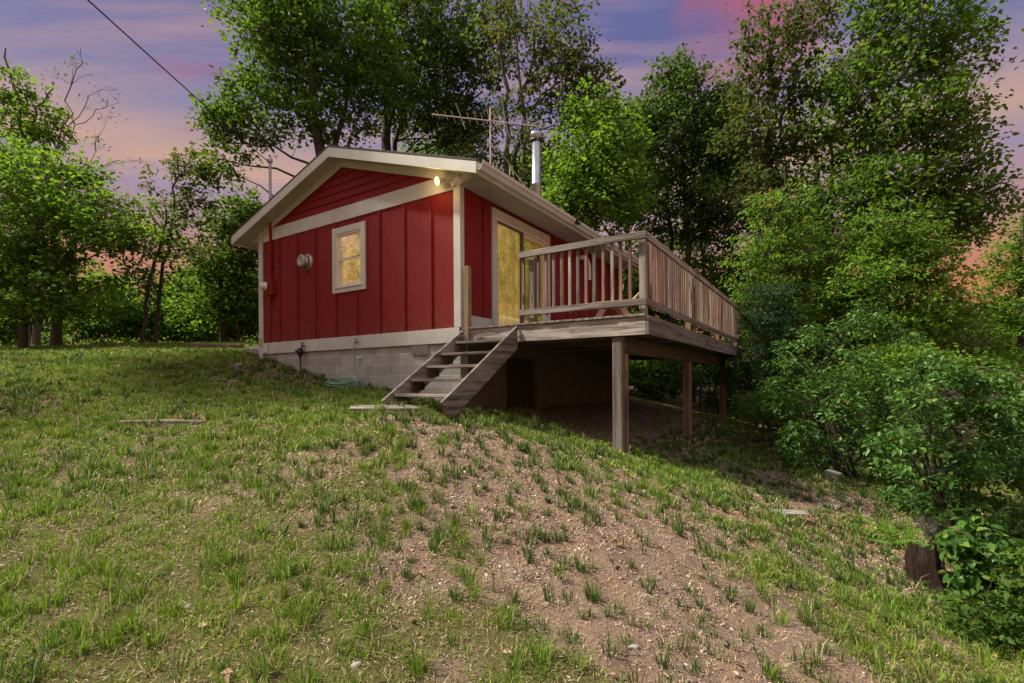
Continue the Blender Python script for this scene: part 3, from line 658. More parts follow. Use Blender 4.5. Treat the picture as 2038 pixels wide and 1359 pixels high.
tap2 = part('spigot', q, mat_plain('brass_tap', (.20, .13, .09), .5, .6))
q = MB().tube([(.018, 2.44, .455), (-.07, 2.44, .455), (-.09, 2.44, .43)], .02, 8); part('wall_hydrant', q, M['whitepipe'], tap2)
# exhaust elbow on the deck wall
pts = [(4.62, 0, 2.93), (4.62, -.12, 2.93)] + [(4.62+.22*math.sin(a), -.16, 2.71+.22*math.cos(a)) for a in [math.radians(d) for d in range(0, 91, 15)]] + [(4.84, -.16, 2.55)]
q = MB().tube([(4.45, -.02, 2.93), (4.45, -.16, 2.93), (4.62, -.16, 2.93)], .055, 12).tube([(4.62, -.16, 2.93)] + [(4.62+.2*math.sin(math.radians(d)), -.16, 2.73+.2*math.cos(math.radians(d))) for d in range(10, 91, 16)] + [(4.82, -.16, 2.45)], .05, 12)
part('exhaust_pipe', q, M['whitepipe'])
# twin floodlight under the corner of the soffit
q = MB().lathe([(.06, 0), (.06, .02), (.035, .04), (.0, .045)], (-.034, .10, 3.24), (-1, 0, 0), 18)
q.tube([(-.06, .11, 3.24), (-.12, .20, 3.27)], .013, 8).tube([(-.06, .09, 3.24), (-.12, -.02, 3.20)], .013, 8)
fl = part('floodlight', q, M['vinyl'])
glow = mat_lit('lit_floodlight_bulb', (1., .80, .50), .9, (.9, .8, .6))
head = MB().lathe([(.02, -.10), (.035, -.06), (.045, -.02), (.065, .03), (.07, .045), (.064, .046)], (-.20, .26, 3.27), (-.8, .25, -.35), 20)
part('lamp_head', head, M['vinyl'], fl)
part('bulb', MB().lathe([(.046, .040), (.038, .050), (.018, .056), (0, .057)], (-.20, .26, 3.27), (-.8, .25, -.35), 20), glow, fl)
head = MB().lathe([(.02, -.10), (.035, -.06), (.045, -.02), (.065, .03), (.07, .045), (.062, .046), (.045, .052), (0, .055)], (-.17, -.08, 3.20), (-.45, -.7, -.45), 20)
part('lamp_head', head, M['vinyl'], fl)
ld = bpy.data.lights.new('floodlight_glow', 'POINT'); ld.energy = 3.4; ld.color = (1, .68, .28); ld.shadow_soft_size = .06
lo = bpy.data.objects.new('floodlight_glow', ld); COL.objects.link(lo); lo.parent = fl; lo.location = (-.30, .30, 3.235+.5)

# ------------------------------------------------------------------ deck
DB = (0, -3.07, -1.03)
deck = empty('deck', DB, 'raised weathered wooden deck on tall posts along the right side of the cabin', 'deck')
def dpart(n, mb, m, bevel=.004, parent=None): return part(n, mb, m, parent or deck, DB, bevel)
DW, DL, DZ = 3.07, 8.2, .86
# boards run along the cabin, slightly uneven front ends
b = MB(); rr = random.Random(4); y = -DW+.005
while y < -.045:
    w = .138; x = -.025-rr.random()*.012
    b.box(x, DL+.02, y, min(y+w, -.04), DZ-.032+rr.random()*.004, DZ); y += w+.006
dpart('decking', b, M['wx'])
dpart('rim_board', MB().box(-.002, .038, -DW, -.045, .587, .824), M['wy'])
dpart('rim_board', MB().box(-.0, 3.575, -DW-.042, -DW-.002, .587, .824), M['wx'])
dpart('rim_board', MB().box(3.581, DL, -DW-.041, -DW-.001, .585, .823), M['wx'])
dpart('rim_board', MB().box(DL-.04, DL, -DW, -.045, .587, .822), M['wy'])
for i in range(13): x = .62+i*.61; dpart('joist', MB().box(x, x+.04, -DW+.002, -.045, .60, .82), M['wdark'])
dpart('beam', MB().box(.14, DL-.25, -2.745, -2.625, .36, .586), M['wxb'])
for i, (x, y, zb) in enumerate(((.10, -2.668, -1.25), (3.89, -2.685, -1.4), (7.88, -2.685, -1.4))):
    q = MB().box(x-.07, x+.07, y-.07, y+.07, zb, .586 if i == 0 else .358)
    p = dpart('support_post', q, M['wz'] if i == 0 else M['wzb'], .008)
    if i == 0: dpart('post_splint', MB().box(x+.02, x+.06, y-.112, y-.072, zb, .35), M['wzb'], .004, p)
# railings: two flat rails outside a row of square balusters
def bal(x, y, m, jit):
    q = MB(); h = .019; dz = jit.uniform(-.012, .012); zt = 1.925; zb = .955+dz
    tw = jit.uniform(-.004, .004)
    q.add([(x-h, y-h, zb), (x+h, y-h, zb), (x+h, y+h, zb+.03), (x-h, y+h, zb+.03), (x-h+tw, y-h+tw, zt), (x+h+tw, y-h+tw, zt), (x+h+tw, y+h+tw, zt), (x-h+tw, y+h+tw, zt)],
          [(0,3,2,1),(4,5,6,7),(0,1,5,4),(1,2,6,5),(2,3,7,6),(3,0,4,7)])
    return dpart('baluster', q, m, 0)
jit = random.Random(9)
for y in (-1.198, -1.463, -1.592, -1.721, -1.85, -1.977, -2.104, -2.228, -2.35, -2.482, -2.611, -2.731, -2.859): bal(.022, y, M['wz'] if jit.random() < .7 else M['wzb'], jit)
for i in range(62): bal(.17+i*.1285+jit.uniform(-.006, .006), -DW+.02, M['wzb'] if jit.random() < .7 else M['wz'], jit)
dpart('rail_post', MB().box(.045, .135, -1.37, -1.28, DZ, 1.84), M['wz']); dpart('rail_post', MB().box(.045, .135, -DW+.01, -DW+.10, DZ, 1.84), M['wz'])
for x in (2.7, 5.4, 8.05): dpart('rail_post', MB().box(x, x+.09, -DW+.045, -DW+.135, DZ, 1.84), M['wzb'])
dpart('top_rail', MB().box(-.036, .002, -3.093, -1.147, 1.84, 1.93).box(-.036, .11, -3.093, -1.147, 1.931, 1.968) if False else MB().box(-.036, .002, -3.093, -1.147, 1.838, 1.93), M['wy'], .006)
dpart('top_rail', MB().box(.003, 8.1, -3.093, -3.052, 1.838, 1.93), M['wx'], .006)
dpart('bottom_rail', MB().box(-.036, .002, -3.093, -1.147, .972, 1.06), M['wy'], .006)
dpart('bottom_rail', MB().box(.003, 8.2, -3.093, -3.052, .972, 1.06), M['wx'], .006)
dpart('newel_post', MB().box(-.045, .045, -.20, -.11, .60, 1.855), M['wznew'], .012)

# ------------------------------------------------------------------ steps
SB = (-1.6, -.6, -.42)
steps = empty('deck_steps', SB, 'five tread open wooden steps with plank stringers leading down from the deck', 'steps')
def spart(n, mb, m, bevel=.004, parent=None): return part(n, mb, m, parent or steps, SB, bevel)
for yy in (-.09, -1.125):
    spart('stringer', MB().prism([(-.027, yy, .825), (-1.757, yy, -.259), (-1.60, yy, -.505), (-.027, yy, .478)], (0, .04, 0)), M['wx'], .006)
rr = random.Random(2)
for s_, z_ in ((-.27, .62), (-.603, .423), (-.927, .225), (-1.25, .03), (-1.57, -.172)):
    q = MB().box(s_, s_+.14, -1.084, -.091, z_-.038, z_).box(s_+.148, s_+.285, -1.084, -.091, z_-.04+rr.random()*.003, z_-.002)
    tr = spart('tread', q, M['wy'], .005)
    [spart('cleat', MB().box(s_+.02, s_+.26, ya_, ya_+.033, z_-.16, z_-.042), M['wdark'], .003, tr) for ya_ in (-.125, -1.083)]

# ------------------------------------------------------------------ things on and around the cabin
fs = empty('footstool', (1.05, -2.2, DZ), 'small tan wooden stool with slanted board legs behind the deck railing', 'stool', ROT+.5)
def fpart(n, mb): return mb.build(n, M['tan'], fs, (0, 0, 0), .004)
fpart('seat', MB().box(-.26, .26, -.30, .02, .30, .33).box(-.26, .26, .03, .30, .31, .34))
for sx in (-.2, .17):
    fpart('leg', MB().prism([(sx, -.34, 0), (sx, -.24, 0), (sx, -.06, .30), (sx, -.16, .30)], (.03, 0, 0)))
    fpart('leg', MB().prism([(sx, .34, 0), (sx, .24, 0), (sx, .06, .31), (sx, .16, .31)], (.03, 0, 0)))
fpart('back_board', MB().prism([(-.26, -.30, .33), (-.26, -.42, .47), (-.26, -.40, .49), (-.26, -.27, .345)], (.52, 0, 0)))

# TV antenna on a mast behind the ridge
ax_, ay_ = H2W(3.014, 1.5)
an = bpy.data.objects.new('antenna', None); COL.objects.link(an); an.location = (ax_, ay_, roof_z(1.5)); tag(an, 'long thin television antenna on a mast above the roof beside the flue', 'antenna')
zb = 6.04-roof_z(1.5)
MB().tube([(0, 0, -.05), (0, 0, zb+.30)], .015, 8).build('mast', M['alu'], an)
bd = Vector((1, .12, -.055)).normalized(); perp = Vector((-.10, -1, .0)).normalized()
bm_ = MB().tube([bd*-1.35, bd*1.12], .013, 6); bm_.v = [(x, y, z+zb) for x, y, z in bm_.v]; boom = bm_.build('boom', M['alu'], an)
for d, half, up in ((-1.2, .16, .0), (-1.02, .18, 0), (-.86, .2, 0), (-.68, .55, 0), (-.5, .22, 0), (-.33, .25, 0), (-.18, .28, 0), (-.02, .9, .15), (.12, .35, 0), (.22, .30, 0), (.36, .95, .1), (.48, .36, 0), (.64, 1.15, 0), (.80, .3, 0), (1.10, .42, -.5)):
    c = bd*d+Vector((0, 0, zb+.012))
    q = MB().tube([c+perp*half+Vector((0, 0, up*half)), c, c-perp*half+Vector((0, 0, up*half))], .0105 if half > .5 else .007, 5); q.build('element', M['alu'], an)
MB().tube([(0, 0, zb-.35), Vector((.55, .1, -.25+zb-.9)), (1.15, -.2, -.05)], .006, 5).build('guy_wire', M['alu'], an)

# service cable to the mast and a second line passing through the trees on the right
mx, my = H2W(-.05, 5.335)
def sag(p, q, d, n=24): return [Vector(p).lerp(Vector(q), k/n) - Vector((0, 0, d*4*(k/n)*(1-k/n))) for k in range(n+1)]
tag(MB().tube(sag((mx, my, 4.86), (-5.30, -16, 6.3), .45, 40), .0095, 6).build('overhead_cable', M['cable']), 'dark service cable sagging from the roof mast up across the left sky', 'cable')
tag(MB().tube(sag((-10, -4.2, 7.9), (24, 25.5, 7.9), .75, 50), .010, 6).build('overhead_cable', M['galv']), 'pale overhead cable slanting down through the tall trees right of the deck', 'cable')

# hose hanging from the tap and coiled on the grass
hx, hy = H2W(-.30, 2.60); hz = z1(hx, hy)
def hw(s, t, z): x, y = H2W(s, t); return (x, y, z)
pts = [hw(-.11, 2.483, .70), hw(-.13, 2.49, .62), hw(-.12, 2.475, .45), hw(-.13, 2.43, .25), hw(-.15, 2.36, .05), hw(-.2, 2.29, hz+.06)]
rr = random.Random(8)
for k in range(150):
    a = -.9+k*.30; R = .245+.06*math.sin(k*.11)+rr.uniform(-.006, .006); lay = .03+.018*(k//21)+.006*math.sin(k)
    x = hx+R*math.cos(a)+.03*math.sin(k*.05); y = hy+R*math.sin(a)*.95; pts.append((x, y, z1(x, y)+lay))
tag(MB().tube(pts, .0125, 6).build('garden_hose', M['hose']), 'pale green garden hose hanging from a tap and coiled on the grass', 'hose')

# ------------------------------------------------------------------ stones, boards and other small things in the yard
def rock(name, loc, size, mat, seed, label, cat, rot=0, sub=3, rough=.18, flat=None, group=None):
    import bmesh
    bm = bmesh.new(); bmesh.ops.create_icosphere(bm, subdivisions=sub, radius=1); r = np.random.RandomState(seed); ph = r.rand(6, 4)*6.28; fr = r.uniform(.8, 3.2, (6, 3))
    for v in bm.verts:
        n = sum(math.sin(fr[i, 0]*v.co.x*2+ph[i, 0])*math.sin(fr[i, 1]*v.co.y*2+ph[i, 1])*math.cos(fr[i, 2]*v.co.z*2+ph[i, 2]) for i in range(6))/2.2
        c = v.co*(1+rough*n); m = max(abs(c.x), abs(c.y), abs(c.z)); c = c.lerp(c/m*.85, .5)
        v.co = Vector((c.x*size[0], c.y*size[1], c.z*size[2]))
    me = bpy.data.meshes.new(name); bm.to_mesh(me); bm.free(); me.materials.append(mat)
    for p in me.polygons: p.use_smooth = True
    o = obj(name, me, None, loc); o.rotation_euler = (0, 0, rot); tag(o, label, cat, group); return o
def ground_tilt(o, x, y, d=.25):
    gx = (z1(x+d, y)-z1(x-d, y))/(2*d); gy = (z1(x, y+d)-z1(x, y-d))/(2*d)
    n = Vector((-gx, -gy, 1)).normalized(); o.rotation_euler = (n.to_track_quat('Z', 'Y').to_matrix() @ __import__('mathutils').Matrix.Rotation(o.rotation_euler.z, 3, 'Z')).to_euler()
def plank(name, u, v, size, mat, rot, label, cat, lift=.0, group=None):
    x, y, z = gp(u, v); a, b_, c = size
    o = MB().box(-a/2, a/2, -b_/2, b_/2, 0, c).build(name, mat, None, (0, 0, 0), min(.01, c*.2)); o.location = (x, y, z+lift); o.rotation_euler = (0, 0, rot); ground_tilt(o, x, y); tag(o, label, cat, group); return o
plank('wooden_plank', 775, 815, (.98, .24, .05), M['wx'], -.12, 'weathered wooden plank lying in the dirt at the foot of the deck steps', 'plank')
plank('railroad_tie', 358, 678, (1.25, .2, .22), M['wxb'], .0, 'short dark railway tie on the lawn left of the cabin, nearest the far trees', 'timber')
plank('railroad_tie', 430, 690, (1.5, .18, .14), M['wxb'], -.06, 'long low railway tie in the grass between the far lawn and the cabin corner', 'timber')
plank('landscape_timber', 130, 671, (5.2, .16, .14), M['wx'], .02, 'long pale timber edging the far left of the lawn under the trees', 'timber')
plank('stone_slab', 20, 682, (.9, .35, .12), M['conc'], .1, 'flat pale slab at the far left end of the lawn', 'slab')
plank('concrete_block', 1652, 958, (.45, .2, .16), M['conc'], -.35, 'weathered concrete block at the edge of the shrubs', 'block', -.03)
x, y, z = gp(1712, 972); o = plank('broken_board', 1712, 972, (.42, .12, .05), M['wdark'], -.5, 'dark rotten board beside the concrete block under the shrubs', 'board')
rock('flat_stone', gp(1535, 1022)[:2]+(gp(1535, 1022)[2],), (.42, .10, .020), M['stone'], 4, 'long narrow flat stone with a dark end sunk in the slope', 'stone', -.16, 4, .32)
rock('flat_stone', gp(1638, 1008), (.20, .11, .018), M['stone'], 9, 'short pale grey flat stone in the slope below the concrete block', 'stone', -.75)
rock('boulder', (lambda p: (p[0], p[1], p[2]-.02))(gp(318, 838)), (.62, .10, .075), mat_bark('mossy_log_bark', (.10, .075, .045), (.24, .19, .14)), 14, 'half buried mossy log lying in the left lawn', 'log', .02, 4, .3).name = 'buried_log'
for i, (u, v, s, l) in enumerate(((478, 724, .12, 'reddish stone in the rubble patch near the cabin corner, farthest left'), (560, 752, .10, 'small brown brick fragment at the lower edge of the rubble patch'), (575, 726, .13, 'pale rounded stone on the right of the rubble patch by the block wall'), (525, 722, .10, 'grey stone in the middle of the rubble patch'), (604, 760, .07, 'tiny reddish stone against the foundation near the black tap'))):
    x, y, z = gp(u, v); rock('stone', (x, y, z), (s, s*.7, s*.45), M['stone'], 30+i, l, 'stone', i)
for i, (u, v, s, l) in enumerate(((1258, 1292, .032, 'white pebble near the bottom edge right of centre'), (1012, 1209, .026, 'grey green pebble in the bare dirt below the middle'), (1093, 1188, .02, 'tan pebble on the bare dirt right of centre'), (1287, 1227, .022, 'light pebble at the right side of the bare dirt'), (706, 1322, .03, 'pale flat stone at the bottom edge left of centre'), (372, 1205, .03, 'grey pebble among the bright grass at lower left'))):
    x, y, z = gp(u, v); rock('pebble', (x, y, z-.004), (s, s*.75, s*.6), M['conc'], 50+i, l, 'pebble', i, 2)
# step block at the cabin's far left corner
plank('concrete_step', 508, 702, (.5, .3, .16), M['block'], ROT, 'low concrete block beside the far left corner of the cabin', 'block')

# decayed stump with a jagged rim
x, y, z = gp(1880, 1190)
rs = np.random.RandomState(2); n = 34; q = MB(); rings = []
for lev in range(7):
    f = lev/6; ring = []; flare = .05*max(0, 1-f*2.2)**2
    for k in range(n):
        a = 2*math.pi*k/n; r = (.155-.03*f+flare*(1+math.sin(5*a)))*(1+.13*math.sin(3*a+1+.3*f)+.09*math.sin(7*a+2-.4*f)+.05*math.sin(13*a))
        top = .36+.10*math.sin(2*a+.6)+.05*math.sin(5*a)+.09*rs.rand()**2 if lev == 6 else .33*f
        ring.append((r*math.cos(a)-.05*f, r*math.sin(a)+.05*f, top-.08))
    rings += ring
q.add(rings, [(l*n+k, l*n+(k+1) % n, (l+1)*n+(k+1) % n, (l+1)*n+k) for l in range(6) for k in range(n)])
inner = [(.72*p[0], .72*p[1], p[2]-.06) for p in rings[-n:]]
q.add(rings[-n:]+inner, [(k, (k+1) % n, n+(k+1) % n, n+k) for k in range(n)]); q.add(inner, [tuple(range(n))])
stump = q.build('tree_stump', mat_bark('rotten_red_brown_wood', (.006, .005, .004), (.040, .017, .011))); stump.location = (x, y+.1, z); tag(stump, 'dark decayed tree stump with a jagged top beside the shrubs', 'stump')
q = MB()
for k in range(5):
    q.tube([(.05*math.cos(a)+k*.012, .07*math.sin(a)*(1-.1*k), .07+.075*math.sin(a)+k*.004) for a in [i*.4 for i in range(17)]], .004, 5)
o = q.build('wire_coil', M['blackmetal']); o.location = (x+.12, y+.35, z+.42); tag(o, 'small tangle of dark wire loops behind the decayed stump', 'wire')
# fallen branch on the far right slope
pa, pb = gp(1925, 742), gp(2010, 752)
tag(MB().tube([Vector(pa)+Vector((-.3, 0, .25)), Vector(pa).lerp(Vector(pb), .4)+Vector((0, 0, .2)), Vector(pb)+Vector((.2, 0, .12))], [.11, .09, .05], 8).build('fallen_branch', M['barkgrey']), 'fallen grey branch lying on the mossy slope at far right', 'branch')

# ------------------------------------------------------------------ plants
def tubes_np(paths, sides):
    """paths: list of (pts Nx3, radii N); one shared mesh"""
    Vs, Qs, base = [], [], 0
    for P, R in paths:
        P = np.asarray(P, float); n = len(P); k = sides(R[0]) if callable(sides) else sides
        T = np.gradient(P, axis=0); T /= np.linalg.norm(T, axis=1, keepdims=True)+1e-9
        ref = np.array([1., 0, 0]) if abs(T[0, 0]) < .8 else np.array([0, 1., 0])
        U = ref - T*(T@ref)[:, None]; U /= np.linalg.norm(U, axis=1, keepdims=True)+1e-9; Wv = np.cross(T, U)
        a = np.arange(k)*2*math.pi/k
        ring = P[:, None]+(U[:, None]*np.cos(a)[None, :, None]+Wv[:, None]*np.sin(a)[None, :, None])*np.asarray(R)[:, None, None]
        i = (np.arange(n-1)[:, None]*k+np.arange(k)[None]); j = (np.arange(n-1)[:, None]*k+(np.arange(k)[None]+1) % k)
        Qs.append(np.stack([i, j, j+k, i+k], 2).reshape(-1, 4)+base); Vs.append(ring.reshape(-1, 3)); base += n*k
    return np.concatenate(Vs), np.concatenate(Qs)

def bez(p0, p1, p2, n):
    t = np.linspace(0, 1, n)[:, None]; return (1-t)**2*p0+2*t*(1-t)*p1+t*t*p2

def leaves_np(C, axis, nrm, L, wid, rs):
    """ovate leaves, two quads folded along the midrib"""
    m = len(C); axis = axis/np.linalg.norm(axis, axis=1, keepdims=True); nrm = nrm-axis*(nrm*axis).sum(1, keepdims=True); nrm /= np.linalg.norm(nrm, axis=1, keepdims=True)+1e-9
    S = np.cross(axis, nrm); L = L[:, None]; w = L*wid; up = nrm*L*.10
    V = np.empty((m, 6, 3)); V[:, 0] = C-axis*L*.5; V[:, 1] = C-axis*L*.18-S*w*.5+up; V[:, 2] = C+axis*L*.20-S*w*.38+up; V[:, 3] = C+axis*L*.55-nrm*L*.08; V[:, 4] = C+axis*L*.20+S*w*.38+up; V[:, 5] = C-axis*L*.18+S*w*.5+up
    b = np.arange(m)*6
    return V.reshape(-1, 3), np.concatenate([np.stack([b, b+1, b+2, b+3], 1), np.stack([b, b+3, b+4, b+5], 1)])

def gen_plant(seed, trunks, blobs, leaf=.12, per=24, clump=.34, hubs=14, wid=.66, flat=.55, r_twig=.008, droop=.25, limb_r=.35, bare=0):
    """trunks: list of (points, r0, r1); blobs: (cx,cy,cz,rx,ry,rz,n clumps). Branches reach every clump."""
    rs = np.random.RandomState(seed); paths = []; TP = []
    for pts, r0, r1 in trunks:
        P = np.asarray(pts, float); n = max(10, 3*len(P)); s = np.linspace(0, len(P)-1, n); i = np.minimum(s.astype(int), len(P)-2); f = (s-i)[:, None]
        f = f*f*(3-2*f)*.5+f*.5
        Q = P[i]*(1-f)+P[i+1]*f; Lh = np.linalg.norm(P[-1]-P[0]); Q[1:-1] += rs.normal(0, .006*Lh, (n-2, 3))*[1, 1, .2]
        R = np.linspace(r0, r1, n); R[0] *= 1.25; paths.append((Q, R)); TP.append((Q, R))
    allT = np.concatenate([q for q, _ in TP]); allR = np.concatenate([r for _, r in TP])
    C = []
    for cx, cy, cz, rx, ry, rz, n in blobs:
        d = rs.normal(0, 1, (n, 3)); d /= np.linalg.norm(d, axis=1, keepdims=True); r = rs.rand(n)**(1/2.3)*(1+rs.normal(0, .09, n))
        C.append(np.array([cx, cy, cz])+d*r[:, None]*np.array([rx, ry, rz]))
    C = np.concatenate(C)
    hub = C[rs.choice(len(C), min(hubs, len(C)), False)]
    limbs = []
    for h in hub:
        dist = np.linalg.norm((allT-h)*[1, 1, 1], axis=1) + np.where(allT[:, 2] > h[2]-.25*np.hypot(h[0]-allT[:, 0], h[1]-allT[:, 1]), 50, 0) + np.where(allR > allR.max()*.97, 8, 0)
        k = int(np.argmin(dist)); p0 = allT[k]; ln = np.linalg.norm(h-p0)
        mid = p0*.5+h*.5+np.array([0, 0, .12*ln])+rs.normal(0, .07*ln, 3)
        P = bez(p0, mid, h, 8); P[1:-1] += rs.normal(0, .018*ln, (6, 3)); r0 = min(allR[k]*.6, limb_r*(.02+.032*ln)); R = np.linspace(r0, max(r_twig, r0*.25), 8)
        paths.append((P, R)); limbs.append((P, R))
    LPt = np.concatenate([p[2:] for p, _ in limbs]); LR = np.concatenate([r[2:] for _, r in limbs])
    for c in C:
        d = np.linalg.norm(LPt-c, axis=1)+np.where(LPt[:, 2] > c[2]+.2, .6, 0); k = int(np.argmin(d)); p0 = LPt[k]; ln = np.linalg.norm(c-p0)
        if ln < .06: continue
        mid = (p0+c)/2+np.array([0, 0, .08*ln])+rs.normal(0, .09*ln, 3); r0 = min(LR[k]*.7, r_twig*(1+1.2*ln)); paths.append((bez(p0, mid, c, 5), np.linspace(r0, r_twig*.45, 5)))
    wood = tubes_np(paths, lambda r: 9 if r > .08 else 5 if r > .025 else 4 if r > .012 else 3)
    if bare: C = C[rs.rand(len(C)) > bare]
    k = rs.poisson(per*DENS, len(C)); idx = np.repeat(np.arange(len(C)), k); m = len(idx)
    off = rs.normal(0, 1, (m, 3)); off *= (clump*(.6+.7*rs.rand(len(C))))[idx][:, None]*np.array([.62, .62, .62*flat])
    LC = C[idx]+off-np.array([0, 0, .15*clump])
    out = off*[1, 1, .3]+rs.normal(0, .5*clump, (m, 3)); out[:, 2] -= droop*clump; nr = rs.normal(0, .55, (m, 3))+[0, 0, 1]
    lv = leaves_np(LC, out+1e-6, nr, leaf*(.6+.75*rs.rand(m)), wid, rs)
    return wood, lv, m

NLEAF = [0]; DENS = 1.0
def plant(name, label, cat, base, trunks, blobs, leafm, barkm, group=None, names=('trunk', 'crown'), **kw):
    wood, lv, m = gen_plant(kw.pop('seed'), trunks, blobs, **kw); NLEAF[0] += m
    e = bpy.data.objects.new(name, None); COL.objects.link(e); e.location = base; e.empty_display_size = .4; tag(e, label, cat, group)
    obj(names[0], np_mesh(names[0], wood[0], wood[1], barkm, True), e); obj(names[1], np_mesh(names[1], lv[0], lv[1], leafm), e)
    return e

def tree_px(name, label, base_u, Y, tr, bl, leafm, barkm, cat='tree', sink=.15, **kw):
    """tr: trunks as (list of (u,v,dY), r0, r1), first pixel row ignored (ground); bl: (u,v,ru,rv,dY,ry,n)"""
    X = (base_u-CX)/F*Y; z0 = z1(X, Y)-sink
    trunks = []
    for pts, r0, r1 in tr:
        P = []
        for i, (u, v, dy) in enumerate(pts):
            x, y, z = at(u, v, Y+dy)
            if i == 0: z = z1(x, y)-sink
            P.append((x-X, y-Y, z-z0))
        trunks.append((P, r0, r1))
    blobs = []
    for u, v, ru, rv, dy, ry, n in bl:
        x, y, z = at(u, v, Y+dy); k = (Y+dy)/F; blobs.append((x-X, y-Y, z-z0, ru*k, ry, rv*k, n))
    return plant(name, label, cat, (X, Y, z0), trunks, blobs, leafm, barkm, **kw)

BD, BG = M['barkdark'], M['barkgrey']
# --- behind the cabin
tree_px('maple_tree', 'large dense maple rising behind the left half of the cabin roof', 650, 19, [([(650, 700, 0), (640, 300, 0), (625, 180, 0), (610, 40, 0), (600, -60, 0)], .26, .06), ([(650, 700, 0), (665, 330, .3), (690, 200, .6), (720, 60, .8)], .16, .04)],
        [(560, 60, 120, 110, 0, 2.2, 190), (660, 90, 150, 120, 0, 2.4, 240), (540, 190, 90, 70, 0, 1.6, 80), (470, 255, 75, 60, 0, 1.3, 55), (760, 170, 90, 90, .3, 1.8, 120), (600, -40, 150, 60, 0, 2.4, 110), (445, 225, 50, 30, 0, .8, 22), (640, 240, 110, 40, 0, 1.6, 60), (430, 330, 60, 35, 0, .8, 26)], M['leaf_mid'], BD, seed=1, leaf=0.159, per=24, clump=.42, hubs=22)
tree_px('oak_tree', 'dark oak with a straight trunk showing just above the cabin ridge', 770, 21.5, [([(772, 700, 0), (774, 290, 0), (776, 160, 0), (770, 20, 0), (765, -60, 0)], .25, .08), ([(772, 700, 0), (790, 290, .5), (830, 150, .8), (860, 30, 1)], .14, .04)],
        [(830, 60, 130, 110, 0, 2.4, 200), (900, 150, 120, 90, 0, 2.2, 170), (860, 235, 130, 50, 0, 2., 110), (960, 60, 80, 70, 0, 1.6, 60), (790, -40, 150, 60, 0, 2.2, 90), (930, 260, 80, 40, 0, 1.5, 60)], M['leaf_dark'], BD, seed=2, leaf=0.168, per=24, clump=.45, hubs=22)
tree_px('ash_tree', 'open airy tree of several thin trunks behind the antenna', 1020, 18.5, [([(1010, 700, 0), (1012, 330, 0), (1010, 180, 0), (1000, 40, 0), (995, -30, 0)], .12, .03), ([(1030, 700, .4), (1035, 320, .4), (1045, 180, .4), (1075, 30, .4)], .12, .03), ([(1045, 700, -.4), (1052, 330, -.4), (1040, 150, -.4), (1020, 20, 0)], .09, .03)],
        [(1010, 60, 90, 90, 0, 1.6, 50), (1100, 90, 90, 90, 0, 1.8, 90), (1150, 170, 80, 80, 0, 1.8, 110), (1040, 230, 60, 60, 0, 1.2, 26), (1180, 250, 60, 60, 0, 1.3, 60), (1090, 310, 90, 50, 0, 1.4, 60), (960, 310, 60, 40, 0, 1., 30)], M['leaf_olive'], BD, seed=3, leaf=0.148, per=20, clump=.40, hubs=18)
tree_px('birch_tree', 'leafy tree with a long arching limb just right of the flue', 1130, 16.5, [([(1140, 700, 0), (1135, 400, 0), (1150, 320, 0), (1200, 270, 0), (1260, 220, 0)], .15, .04), ([(1140, 700, 0), (1130, 380, .3), (1110, 260, .3), (1120, 150, .3)], .13, .03)],
        [(1150, 330, 80, 70, 0, 1.5, 130), (1230, 290, 70, 60, 0, 1.3, 80), (1130, 410, 90, 60, 0, 1.5, 130), (1230, 400, 80, 70, 0, 1.5, 110), (1180, 220, 60, 50, 0, 1.1, 50)], M['leaf_bright'], BD, seed=4, leaf=0.137, per=22, clump=.36, hubs=16)
tree_px('poplar_tree', 'rounded dark poplar standing beyond the right end of the deck roof line', 1370, 20, [([(1375, 740, 0), (1372, 500, 0), (1368, 300, 0), (1360, 170, 0)], .17, .03), ([(1340, 740, .5), (1335, 480, .5), (1325, 330, .5), (1300, 240, .5)], .11, .03)],
        [(1360, 210, 80, 80, 0, 1.7, 110), (1300, 300, 80, 80, 0, 1.7, 130), (1410, 320, 90, 90, 0, 1.8, 160), (1330, 410, 110, 70, 0, 1.9, 170), (1440, 440, 70, 80, 0, 1.5, 90), (1300, 230, 60, 50, 0, 1.2, 60), (1345, 150, 50, 45, 0, 1., 50), (1430, 230, 60, 60, 0, 1.2, 60)], M['leaf_dark'], BD, seed=5, leaf=0.148, per=22, clump=.38, hubs=18)
